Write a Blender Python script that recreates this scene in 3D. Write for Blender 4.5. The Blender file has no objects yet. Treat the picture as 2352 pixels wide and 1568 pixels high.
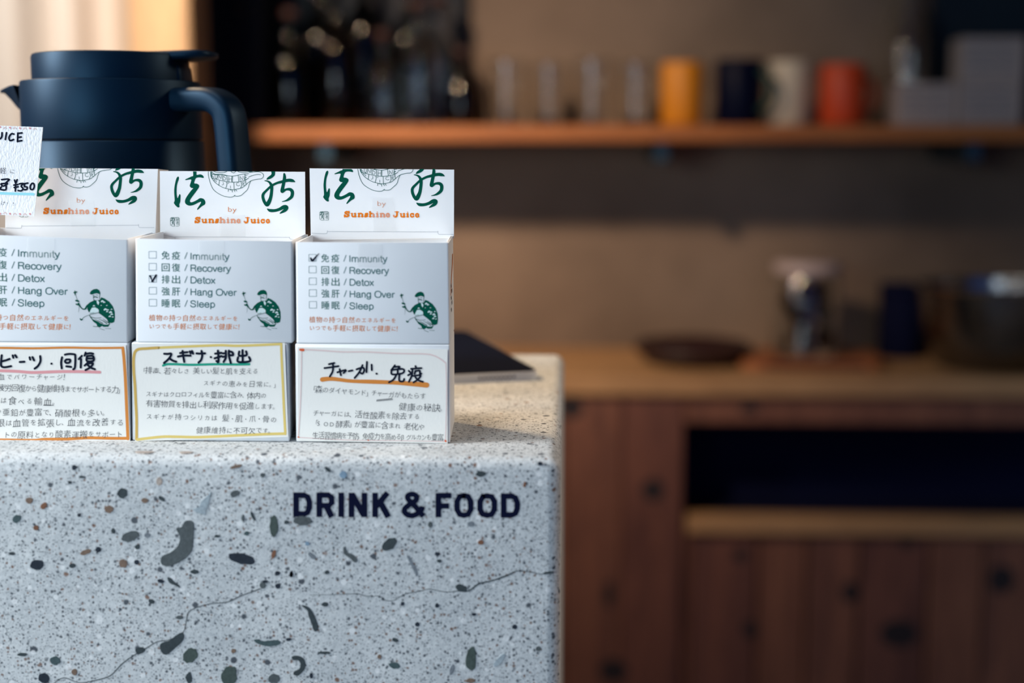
import bpy, bmesh, math, random
from mathutils import Vector, Matrix
from math import sin, cos, tan, atan, pi, radians
random.seed(7)
SC = bpy.context.scene
COL = SC.collection

# ---------------------------------------------------------------- camera
W, H = 2352, 1568
FPX = 50.0 / 36.0 * W
PITCH = atan((784 - 340) / FPX)
YAW = radians(2.3)
CAMZ = 1.168
cam_d = bpy.data.cameras.new('camera')
cam_d.sensor_width = 36; cam_d.lens = 50
cam_d.clip_start = 0.05; cam_d.clip_end = 60
cam_d.dof.use_dof = True
cam_d.dof.focus_distance = 0.852
cam_d.dof.aperture_fstop = 2.8
cam = bpy.data.objects.new('camera', cam_d); COL.objects.link(cam)
cam.location = (0, 0, CAMZ)
cam.rotation_euler = (pi / 2 - PITCH, 0, YAW)
SC.camera = cam
RM = cam.rotation_euler.to_matrix()
CO = Vector((0, 0, CAMZ))

def ray(px, py):
    return RM @ Vector(((px - W / 2) / FPX, -(py - H / 2) / FPX, -1.0))
def at_y(px, py, Y):
    d = ray(px, py); return CO + d * (Y / d.y)
def at_z(px, py, Z):
    d = ray(px, py); return CO + d * ((Z - CAMZ) / d.z)
def at_x(px, py, X):
    d = ray(px, py); return CO + d * (X / d.x)

# ---------------------------------------------------------------- light
w = bpy.data.worlds.new('sky'); SC.world = w; w.use_nodes = True
bg = w.node_tree.nodes['Background']
bg.inputs[0].default_value = (0.06, 0.19, 0.62, 1); bg.inputs[1].default_value = 0.50
SC.view_settings.view_transform = 'Standard'
SC.view_settings.look = 'None'
SC.view_settings.exposure = 0.0
SC.view_settings.gamma = 1.0
try: SC.view_settings.use_curve_mapping = False
except Exception: pass
SC.cycles.use_denoising = True
SC.cycles.max_bounces = 8
SC.cycles.caustics_reflective = False
SC.cycles.caustics_refractive = False

def area(name, loc, target, sx, sy, power, color, spread=180):
    l = bpy.data.lights.new(name, 'AREA'); l.shape = 'RECTANGLE'; l.size = sx; l.size_y = sy
    l.energy = power; l.color = color; l.spread = radians(spread)
    o = bpy.data.objects.new(name, l); COL.objects.link(o); o.location = loc
    o.rotation_euler = (Vector(target) - Vector(loc)).to_track_quat('-Z', 'Y').to_euler()
    return o
# daylight through the shop window on the left, behind the camera
area('window_daylight', (-2.15, 0.42, 1.95), (-0.15, 0.74, 1.0), 0.7, 0.7, 12, (0.92, 0.96, 1.0), 60)
area('shopfront_daylight', (-0.90, -0.48, 1.25), (-0.13, 0.85, 0.91), 0.8, 0.6, 4.2, (0.78, 0.92, 0.97), 90)
# warm lamps of the bar, then an added side fill
area('counter_lamp', (-0.95, 1.45, 2.05), (-0.05, 1.0, 1.0), 0.22, 0.22, 5.0, (1.0, 0.69, 0.39), 80)
area('bar_lamp', (-0.75, 1.05, 2.0), (-0.25, 2.7, 1.02), 0.14, 0.14, 3.7, (1.0, 0.71, 0.49), 52)
area('front_ceiling_lamp', (-0.45, 0.60, 2.4), (-0.2, 0.8, 1.0), 0.3, 0.3, 0.6, (1.0, 0.93, 0.86), 62)
area('curtain_lamp', (-1.45, 1.5, 2.0), (-0.95, 2.3, 1.5), 0.3, 0.3, 1.9, (1.0, 0.91, 0.78), 75)  # warm light aimed at the curtain and the post
area('side_fill', (1.7, 1.35, 1.95), (0.0, 0.95, 0.97), 0.3, 0.3, 0.75, (1.0, 0.84, 0.68), 34)  # added warm fill for the counter end and the box sides

# ---------------------------------------------------------------- materials
def mat(name, col, rough=0.6, metal=0.0, spec=0.5, emit=None, trans=0.0, alpha=1.0, coat=0.0):
    m = bpy.data.materials.new(name); m.use_nodes = True
    b = m.node_tree.nodes['Principled BSDF']
    b.inputs['Base Color'].default_value = (*col, 1)
    b.inputs['Roughness'].default_value = rough
    b.inputs['Metallic'].default_value = metal
    b.inputs['Specular IOR Level'].default_value = spec
    b.inputs['Transmission Weight'].default_value = trans
    b.inputs['Alpha'].default_value = alpha
    b.inputs['Coat Weight'].default_value = coat
    return m
def nodes(m): return m.node_tree.nodes, m.node_tree.links, m.node_tree.nodes['Principled BSDF']
def coords(m, scale=(1, 1, 1)):
    n, l, b = nodes(m)
    tc = n.new('ShaderNodeTexCoord'); mp = n.new('ShaderNodeMapping'); mp.inputs['Scale'].default_value = scale
    l.new(tc.outputs['Object'], mp.inputs['Vector']); return mp.outputs['Vector']
def noise(m, vec, scale, detail=4, rough=0.5, dist=0.0):
    n, l, b = nodes(m); t = n.new('ShaderNodeTexNoise')
    t.inputs['Scale'].default_value = scale; t.inputs['Detail'].default_value = detail
    t.inputs['Roughness'].default_value = rough; t.inputs['Distortion'].default_value = dist
    l.new(vec, t.inputs['Vector']); return t
def ramp(m, fac, stops):
    n, l, b = nodes(m); r = n.new('ShaderNodeValToRGB'); e = r.color_ramp.elements
    while len(e) < len(stops): e.new(0.5)
    for i, (p, c) in enumerate(stops):
        e[i].position = p; e[i].color = (*c, 1) if len(c) == 3 else c
    l.new(fac, r.inputs['Fac']); return r.outputs['Color']
def mix(m, fac, a, b_, mode='MIX'):
    n, l, b = nodes(m); x = n.new('ShaderNodeMix'); x.data_type = 'RGBA'; x.blend_type = mode
    for s, v in ((0, fac), (6, a), (7, b_)):
        if hasattr(v, 'links'): l.new(v, x.inputs[s])
        elif s == 0: x.inputs[0].default_value = v
        else: x.inputs[s].default_value = (*v, 1)
    return x.outputs[2]
def mathn(m, op, a, b_=0.0, c=0.0, clamp=False):
    n, l, b = nodes(m); x = n.new('ShaderNodeMath'); x.operation = op; x.use_clamp = clamp
    for i, v in enumerate((a, b_, c)):
        if hasattr(v, 'links'): l.new(v, x.inputs[i])
        else: x.inputs[i].default_value = v
    return x.outputs[0]
def bump(m, h, strength=0.3, dist=0.001):
    n, l, b = nodes(m); x = n.new('ShaderNodeBump'); x.inputs['Strength'].default_value = strength
    x.inputs['Distance'].default_value = dist; l.new(h, x.inputs['Height']); l.new(x.outputs[0], b.inputs['Normal'])

def speck(m, vec, scale, thr, prob, soft=0.25):
    """mask of small grains: one per Voronoi cell, random size, some cells empty"""
    n, l, b = nodes(m)
    v = n.new('ShaderNodeTexVoronoi'); v.inputs['Scale'].default_value = scale; l.new(vec, v.inputs['Vector'])
    s = n.new('ShaderNodeSeparateColor'); l.new(v.outputs['Color'], s.inputs[0])
    r = mathn(m, 'MULTIPLY', s.outputs[0], thr)                      # radius for this cell
    r = mathn(m, 'MULTIPLY', r, mathn(m, 'LESS_THAN', s.outputs[1], prob))
    d = mathn(m, 'SUBTRACT', r, v.outputs['Distance'])
    return mathn(m, 'MULTIPLY', d, 1.0 / (thr * soft), clamp=True), s.outputs[2]

def terrazzo():
    m = mat('terrazzo_concrete', (0.6, 0.6, 0.6), 0.55, spec=0.35)
    n, l, b = nodes(m); v = coords(m)
    nd = noise(m, v, 260, 3).outputs['Color']
    off = n.new('ShaderNodeVectorMath'); off.operation = 'SCALE'; l.new(nd, off.inputs[0]); off.inputs[3].default_value = 0.0012
    add = n.new('ShaderNodeVectorMath'); add.operation = 'ADD'; l.new(v, add.inputs[0]); l.new(off.outputs[0], add.inputs[1])
    v2 = add.outputs[0]
    base = ramp(m, noise(m, v, 22, 6, 0.65).outputs['Fac'], [(0.3, (0.53, 0.55, 0.555)), (0.7, (0.69, 0.70, 0.69))])
    mott = ramp(m, noise(m, v, 320, 4, 0.7).outputs['Fac'], [(0.35, (0.80, 0.81, 0.82)), (0.65, (1, 1, 1))])
    base = mix(m, 1.0, base, mott, 'MULTIPLY')
    streak = noise(m, coords(m, (900, 1, 260)), 1.0, 2).outputs['Fac']
    base = mix(m, 0.10, base, streak, 'OVERLAY')
    dark = (0.035, 0.045, 0.06); brown = (0.16, 0.075, 0.045)
    k, c = speck(m, v2, 900, 0.62, 0.85); base = mix(m, mathn(m, 'MULTIPLY', k, 0.60), base, (0.09, 0.10, 0.115))
    k, c = speck(m, v2, 520, 0.56, 0.62)
    base = mix(m, mathn(m, 'MULTIPLY', k, 0.80), base, mix(m, mathn(m, 'GREATER_THAN', c, 0.72), dark, brown))
    k, c = speck(m, v2, 300, 0.48, 0.36)
    base = mix(m, mathn(m, 'MULTIPLY', k, 0.90), base, mix(m, mathn(m, 'GREATER_THAN', c, 0.72), dark, brown))
    k, c = speck(m, v2, 150, 0.38, 0.26)
    base = mix(m, mathn(m, 'MULTIPLY', k, 0.92), base, mix(m, mathn(m, 'GREATER_THAN', c, 0.75), dark, (0.20, 0.10, 0.06)))
    k, c = speck(m, v2, 210, 0.45, 0.12); base = mix(m, mathn(m, 'MULTIPLY', k, 0.7), base, (0.80, 0.80, 0.79))
    l.new(base, b.inputs['Base Color'])
    bump(m, noise(m, v, 420, 5, 0.6).outputs['Fac'], 0.35, 0.0006)
    return m
def wood(name, c1, c2, vertical=True, rough=0.55, sc=1.0, offs=0.0):
    m = mat(name, c1, rough); v = coords(m, (6 * sc, 6 * sc, 0.8 * sc) if vertical else (0.8 * sc, 6 * sc, 6 * sc))
    n, l, b = nodes(m)
    mp = v.node; mp.inputs['Location'].default_value = (offs, offs * .7, offs * .3)
    f = noise(m, v, 3.0, 6, 0.6, 1.2).outputs['Fac']
    g = noise(m, v, 22.0, 3, 0.6, 0.4).outputs['Fac']
    col = ramp(m, f, [(0.32, c1), (0.66, c2)])
    col = mix(m, 0.35, col, g, 'OVERLAY')
    l.new(col, b.inputs['Base Color']); bump(m, g, 0.2, 0.001)
    return m
def wall_mat(name, c1, c2, scale=2.5):
    m = mat(name, c1, 0.9, spec=0.2); n, l, b = nodes(m); v = coords(m)
    f = noise(m, v, scale, 5, 0.55).outputs['Fac']
    l.new(ramp(m, f, [(0.35, c1), (0.65, c2)]), b.inputs['Base Color'])
    bump(m, noise(m, v, 60, 5).outputs['Fac'], 0.4, 0.004)
    return m

M = {}
M['terrazzo'] = terrazzo()
def paper(name, c, bumpy=0.0):
    m = mat(name, c, 0.6, spec=0.3); n, l, b = nodes(m); v = coords(m)
    f = noise(m, v, 30, 3).outputs['Fac']
    l.new(ramp(m, f, [(0.3, tuple(x * 0.965 for x in c)), (0.7, c)]), b.inputs['Base Color'])
    if bumpy: bump(m, noise(m, coords(m, (1, 1, 0.5)), 900, 3).outputs['Fac'], bumpy, 0.0004)
    return m
M['board'] = paper('white_cardboard', (0.75, 0.765, 0.785))
M['card'] = paper('textured_card', (0.76, 0.745, 0.70), 0.12)
M['price'] = paper('rough_card', (0.80, 0.81, 0.83), 0.8)
M['inside'] = mat('box_inside_board', (0.62, 0.64, 0.66), 0.8)
def ink(name, c, rough=0.7): return mat(name, c, rough, spec=0.03)
M['green'] = ink('green_ink', (0.001, 0.070, 0.045))
M['green_line'] = ink('dark_green_line_ink', (0.006, 0.085, 0.07))
M['green_text'] = ink('green_text_ink', (0.025, 0.125, 0.105))
M['grey_text'] = ink('grey_green_text_ink', (0.05, 0.14, 0.14))
M['paper_gap'] = ink('pale_gap_ink', (0.55, 0.66, 0.66))
M['orange'] = ink('orange_ink', (0.66, 0.17, 0.014))
M['brown_orange'] = ink('light_orange_ink', (0.62, 0.20, 0.05))
M['text_orange'] = ink('print_orange_ink', (0.60, 0.185, 0.045))
M['black'] = ink('black_marker', (0.006, 0.010, 0.022))
M['pen'] = ink('grey_pen', (0.06, 0.062, 0.07))
M['crease'] = ink('crease_shade', (0.40, 0.43, 0.47))
M['navy_letter'] = mat('navy_vinyl', (0.002, 0.004, 0.020), 0.7, spec=0.06)
M['mk_orange'] = ink('orange_marker', (0.60, 0.22, 0.05))
M['mk_yellow'] = ink('yellow_marker', (0.66, 0.50, 0.16))
M['mk_ochre'] = ink('ochre_marker', (0.55, 0.36, 0.10))
M['mk_green'] = ink('green_marker', (0.02, 0.30, 0.20))
M['mk_pink'] = ink('pink_marker', (0.66, 0.30, 0.31))
M['mk_pale'] = ink('pale_pink_marker', (0.68, 0.52, 0.50))
M['mk_red'] = ink('red_marker', (0.62, 0.12, 0.05))
M['mk_blue'] = ink('pale_blue_marker', (0.30, 0.66, 0.74))
M['seal'] = M['green_line']
def tapem():
    m = mat('clear_tape', (0.75, 0.76, 0.77), 0.22, spec=0.6, alpha=0.20); return m
M['tape'] = tapem()
M['jug'] = mat('matte_navy_plastic', (0.0010, 0.0075, 0.020), 0.46, spec=0.24)
M['jug'].node_tree.nodes['Principled BSDF'].inputs['Specular Tint'].default_value = (0.25, 0.62, 1.0, 1)
M['jug_dark'] = mat('navy_plastic_seam', (0.001, 0.002, 0.006), 0.6, spec=0.3)

# ---------------------------------------------------------------- mesh helpers
def link(name, me, parent=None):
    o = bpy.data.objects.new(name, me); COL.objects.link(o)
    if parent is not None: o.parent = parent
    return o
def mesh(name, verts, faces, m, parent=None, smooth=False, mats=None, fm=None):
    me = bpy.data.meshes.new(name); me.from_pydata([tuple(v) for v in verts], [], faces)
    if mats:
        for x in mats: me.materials.append(x)
        if fm: me.polygons.foreach_set('material_index', fm)
    else: me.materials.append(m)
    if smooth: me.polygons.foreach_set('use_smooth', [True] * len(me.polygons))
    me.update()
    return link(name, me, parent)
def from_bm(name, bm, m, parent=None, smooth=False):
    bmesh.ops.recalc_face_normals(bm, faces=bm.faces)
    me = bpy.data.meshes.new(name); bm.to_mesh(me); bm.free(); me.materials.append(m)
    if smooth: me.polygons.foreach_set('use_smooth', [True] * len(me.polygons))
    return link(name, me, parent)
def empty(name, loc=(0, 0, 0), rz=0.0):
    o = bpy.data.objects.new(name, None); COL.objects.link(o); o.location = loc; o.rotation_euler = (0, 0, rz)
    o.empty_display_size = 0.02
    return o
def tag(o, label, cat, group=None):
    o['label'] = label; o['category'] = cat
    if group: o['group'] = group
    return o
def hexa(bm, P):
    """P: 8 points, 0-3 front (bl, br, tr, tl), 4-7 back in the same order"""
    v = [bm.verts.new(p) for p in P]
    for f in ((0, 1, 2, 3), (5, 4, 7, 6), (4, 0, 3, 7), (1, 5, 6, 2), (3, 2, 6, 7), (4, 5, 1, 0)):
        bm.faces.new([v[i] for i in f])
    return v
def box_bm(x0, x1, y0, y1, z0, z1, bev=0.0, seg=2):
    bm = bmesh.new()
    hexa(bm, [(x0, y0, z0), (x1, y0, z0), (x1, y0, z1), (x0, y0, z1), (x0, y1, z0), (x1, y1, z0), (x1, y1, z1), (x0, y1, z1)])
    if bev: bmesh.ops.bevel(bm, geom=bm.edges[:], offset=bev, segments=seg, profile=0.6, affect='EDGES')
    return bm
def box(name, x0, x1, y0, y1, z0, z1, m, parent=None, bev=0.0, seg=2):
    return from_bm(name, box_bm(x0, x1, y0, y1, z0, z1, bev, seg), m, parent)
def lathe_bm(bm, prof, n=48, c=(0, 0)):
    rings = []
    for r, z in prof:
        if r <= 1e-6: rings.append([bm.verts.new((c[0], c[1], z))])
        else: rings.append([bm.verts.new((c[0] + r * cos(2 * pi * i / n), c[1] + r * sin(2 * pi * i / n), z)) for i in range(n)])
    for a, b in zip(rings, rings[1:]):
        for i in range(n):
            j = (i + 1) % n
            if len(a) == 1 and len(b) == 1: continue
            if len(a) == 1: bm.faces.new((a[0], b[j], b[i]))
            elif len(b) == 1: bm.faces.new((a[i], a[j], b[0]))
            else: bm.faces.new((a[i], a[j], b[j], b[i]))
def lathe(name, prof, m, parent=None, n=48, c=(0, 0), smooth=True):
    bm = bmesh.new(); lathe_bm(bm, prof, n, c)
    o = from_bm(name, bm, m, parent, smooth)
    return o
def sharp(o, ang=35):
    me = o.data; bm = bmesh.new(); bm.from_mesh(me)
    for e in bm.edges:
        if len(e.link_faces) == 2 and e.calc_face_angle(0) > radians(ang): e.smooth = False
    bm.to_mesh(me); bm.free()
    return o
def struct(o): o['kind'] = 'structure'; return o

# ---- ink: flat print drawn with pixel-space outlines, laid on a vertical plane
class Ink:
    def __init__(s, Y, fn=None, clip=None):
        s.Y = Y; s.fn = fn or (lambda x, y: (x, y)); s.clip = clip; s.L = {}; s.k = 0
    def add(s, key, pts, faces, layer):
        V, F = s.L.setdefault(key, ([], []))
        tp = [s.fn(x, y) for x, y in pts]
        s.k = (s.k + 1) % 10; Yb = s.Y - 0.00006 - 0.00003 * layer - 0.0000020 * s.k
        for nf, f in enumerate(faces):
            Y = Yb - 0.0000012 * (nf % 9)
            poly = [tp[i] for i in f]
            if s.clip is not None:
                out = []
                for i in range(len(poly)):
                    a, b = poly[i], poly[(i + 1) % len(poly)]
                    ia, ib = a[1] >= s.clip, b[1] >= s.clip
                    if ia: out.append(a)
                    if ia != ib:
                        t = (s.clip - a[1]) / (b[1] - a[1]); out.append((a[0] + t * (b[0] - a[0]), s.clip))
                poly = out
                if len(poly) < 3: continue
            k = len(V)
            V.extend(at_y(x, y, Y) for x, y in poly); F.append(list(range(k, k + len(poly))))
    def poly(s, key, pts, layer=0): s.add(key, pts, [list(range(len(pts)))], layer)
    def stroke(s, key, pts, wd=2.0, layer=0, smooth=True, flat=False, step=5):
        P = [(p[0], p[1], p[2] if len(p) > 2 else wd) for p in pts]
        if smooth and len(P) > 2: P = catmull(P, step)
        if len(P) < 2:
            x, y, r = P[0]; s.add(key, [(x + r * cos(a * pi / 6), y + r * sin(a * pi / 6)) for a in range(12)], [list(range(12))], layer); return
        V, F = [], []
        for i, (x, y, r) in enumerate(P):
            a = P[max(i - 1, 0)]; b = P[min(i + 1, len(P) - 1)]
            dx, dy = b[0] - a[0], b[1] - a[1]; d = math.hypot(dx, dy) or 1
            V += [(x - dy / d * r, y + dx / d * r), (x + dy / d * r, y - dx / d * r)]
            if i: F.append([2 * i - 2, 2 * i - 1, 2 * i + 1, 2 * i])
        s.add(key, V, F, layer)
        for i, (x, y, r) in enumerate(P):
            if (flat and i in (0, len(P) - 1)) or (len(P) > 3 and 0 < i < len(P) - 1 and smooth): continue
            s.add(key, [(x + r * cos(a * pi / 5), y + r * sin(a * pi / 5)) for a in range(10)], [list(range(10))], layer)
    def text(s, key, body, x0, x1, yb0, yb1, em, layer=0, off=0.0):
        V, F = text_mesh(body, off); xs = [v[0] for v in V]; a, b = min(xs), max(xs)
        s.add(key, [(x0 + (v[0] - a) / (b - a) * (x1 - x0), yb0 + (v[0] - a) / (b - a) * (yb1 - yb0) - v[1] * em) for v in V], F, layer)
    def hand(s, key, body, x0, x1, yc0, yc1, em, layer=0, off=-0.008, rnd=None):
        rnd = rnd or random.Random(hash_str(body))
        wts = [0.45 if c == ' ' else (0.62 if c in '、。，「」！・っャ' else (0.86 if ord(c) < 0x3100 else 1.0)) for c in body]
        tot = sum(wts); x = x0
        for c, wt in zip(body, wts):
            adv = wt / tot * (x1 - x0)
            if c != ' ':
                V, F = text_mesh(c, off)
                cx = x + adv / 2; t = (cx - x0) / (x1 - x0); cy = yc0 + (yc1 - yc0) * t + rnd.uniform(-.06, .06) * em
                sz = em * (0.78 if ord(c) < 0x3100 else 0.98) * rnd.uniform(.9, 1.06); sx = min(sz, adv * 1.12 / (1.0 if wt > .7 else .62))
                r = rnd.uniform(-.09, .05); sh = rnd.uniform(.02, .14)
                pts = []
                for vx, vy in V:
                    u = (vx - 0.5) ; v = -(vy - 0.36)
                    u2 = (u - v * sh) * sx; v2 = v * sz
                    pts.append((cx + u2 * cos(r) - v2 * sin(r), cy + u2 * sin(r) + v2 * cos(r)))
                s.add(key, pts, F, layer)
            x += adv
    def build(s, parent, spec):
        for key, (V, F) in s.L.items():
            nm, mt = spec[key][0], spec[key][1]
            o = mesh(nm, V, F, M[mt], parent)
            if len(spec[key]) > 2: o['label'] = spec[key][2]
def hash_str(t):
    h = 7
    for c in t: h = (h * 131 + ord(c)) % 1000003
    return h
def catmull(P, n=5):
    out = []
    for i in range(len(P) - 1):
        p0 = P[max(i - 1, 0)]; p1 = P[i]; p2 = P[i + 1]; p3 = P[min(i + 2, len(P) - 1)]
        for k in range(n):
            t = k / n
            out.append(tuple(0.5 * (2 * b + (c - a) * t + (2 * a - 5 * b + 4 * c - d) * t * t + (3 * b - a - 3 * c + d) * t ** 3) for a, b, c, d in zip(p0, p1, p2, p3)))
    out.append(tuple(P[-1])); return out
_tc = {}
def text_mesh(body, off=0.0):
    k = (body, off)
    if k not in _tc:
        c = bpy.data.curves.new('t', 'FONT'); c.body = body; c.resolution_u = 2; c.offset = off
        o = bpy.data.objects.new('t', c); me = o.to_mesh()
        _tc[k] = ([(v.co.x, v.co.y) for v in me.vertices], [list(p.vertices) for p in me.polygons])
        o.to_mesh_clear(); bpy.data.objects.remove(o); bpy.data.curves.remove(c)
    return _tc[k]
def closed(P, n=4):
    Q = catmull([P[-1]] + P + [P[0], P[1]], n); return Q[n:-n - 1]

# ================================================================= SETTING
RX0, RX1, RY0, RY1, RZ = -2.3, 2.4, -1.9, 2.80, 2.75
M['wall'] = wall_mat('brown_plaster', (0.155, 0.118, 0.09), (0.27, 0.205, 0.155), 2.2)
M['wallw'] = wall_mat('pale_plaster', (0.46, 0.40, 0.33), (0.54, 0.48, 0.40))
M['floor'] = wall_mat('grey_screed_floor', (0.12, 0.11, 0.10), (0.18, 0.165, 0.15))
struct(box('floor', RX0, RX1, RY0, RY1, -0.05, 0, M['floor']))
struct(box('ceiling', RX0, RX1, RY0, RY1, RZ, RZ + 0.05, M['wallw']))
struct(box('wall_back', RX0, RX1, RY1, RY1 + 0.06, 0, RZ, M['wall']))
struct(box('wall_left', RX0 - 0.06, RX0, RY0, RY1, 0, RZ, M['wallw']))
struct(box('wall_right', RX1, RX1 + 0.06, RY0, RY1, 0, RZ, M['wall']))
M['bb'] = wood('dark_baseboard', (0.06, 0.035, 0.022), (0.09, 0.05, 0.03), False)
struct(box('baseboard_back', RX0, RX1, RY1 - 0.012, RY1, 0, 0.08, M['bb']))

# ================================================================= COUNTER
CT = 1.0; YF = 0.762
XR = at_y(1288, 1100, 0.775).x; XL = -1.35; YB = at_z(1250, 812, CT).y
counter = empty('concrete_counter', (0, 0, 0))
tag(counter, 'pale grey terrazzo concrete counter block with dark lettering and a hairline crack', 'counter')
def counter_body():
    bm = box_bm(XL, XR, YF, YB, 0.0, CT)
    tops = [e for e in bm.edges if all(v.co.z > 0.5 for v in e.verts)] + [e for e in bm.edges if abs(e.verts[0].co.z - e.verts[1].co.z) > 0.5]
    bmesh.ops.bevel(bm, geom=tops, offset=0.0075, segments=6, profile=0.5, affect='EDGES')
    bmesh.ops.recalc_face_normals(bm, faces=bm.faces)
    for z in [0.6, 0.7, 0.8, 0.85, 0.9, 0.94, 0.97]:
        bmesh.ops.bisect_plane(bm, geom=bm.verts[:] + bm.edges[:] + bm.faces[:], plane_co=(0, 0, z), plane_no=(0, 0, 1))
    for v in bm.verts:                                   # the cast end flares a little towards its foot, at the back
        if v.co.x > 0:
            t = (v.co.y - YF) / (YB - YF); v.co.x += max(0, CT - 0.02 - v.co.z) * 0.055 * t
    o = from_bm('slab', bm, M['terrazzo'], counter, True); sharp(o, 50); return o
counter_body()
# large aggregate: every pebble cut flush with the front face is a piece of its own
def pl(zx, zy, sc, ox, oy): return zx / sc + ox, zy / sc + oy
stone_cols = {'k': (0.018, 0.025, 0.036), 'g': (0.075, 0.088, 0.092), 'd': (0.038, 0.050, 0.055), 't': (0.055, 0.085, 0.09), 'b': (0.17, 0.115, 0.085),
              'o': (0.18, 0.085, 0.05), 'l': (0.30, 0.35, 0.38), 's': (0.16, 0.18, 0.20), 'v': (0.055, 0.075, 0.068), 'p': (0.36, 0.30, 0.26), 'u': (0.18, 0.26, 0.34)}
for k, c in list(stone_cols.items()):
    m = mat('pebble_' + k, tuple(x * .85 for x in c), 0.6, spec=0.15); n, l, b = nodes(m)
    f = noise(m, coords(m), 500, 4, 0.7).outputs['Fac']
    l.new(ramp(m, f, [(0.3, tuple(x * 0.75 for x in c)), (0.7, tuple(x * 1.25 for x in c))]), b.inputs['Base Color'])
    M['stone_' + k] = m
def slab_piece(pts, key, name='stone', Y=YF, th=0.0004, parent=None):
    n = len(pts)
    F = [at_y(x, y, Y - th) for x, y in pts]; cx = sum(p[0] for p in pts) / n; cy = sum(p[1] for p in pts) / n
    B = [at_y(cx + (x - cx) * 1.04, cy + (y - cy) * 1.04, Y + 0.001) for x, y in pts]
    faces = [list(range(n))] + [[i, i + n, (i + 1) % n + n, (i + 1) % n] for i in range(n)]
    return mesh(name, F + B, faces, M['stone_' + key], parent or counter)
A = (2.760, 0, 1000); Bz = (2.760, 640, 1000)
def ell(z, cx, cy, rx, ry, ang, key, rough=0.12):
    rnd = random.Random(int(cx * 31 + cy)); P = []
    n = 10 if rx < 25 else 16
    for i in range(n):
        a = 2 * pi * i / n; k = 1 + rnd.uniform(-rough, rough)
        x = rx * cos(a) * k; y = ry * sin(a) * k; q = radians(ang)
        P.append(pl(cx + x * cos(q) - y * sin(q), cy + x * sin(q) + y * cos(q), *z))
    if cy < 160 and z is A:                              # on the arris: lay it on the top face instead
        if cy > 120: return
        top = [at_z(x, y - 3, CT + .0002) for x, y in P]; lo = [p - Vector((0, 0, .0008)) for p in top]; k = len(top)
        mesh('stone', top + lo, [list(range(k))] + [[i, i + k, (i + 1) % k + k, (i + 1) % k] for i in range(k)], M['stone_' + key], counter); return
    slab_piece(P, key)
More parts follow.
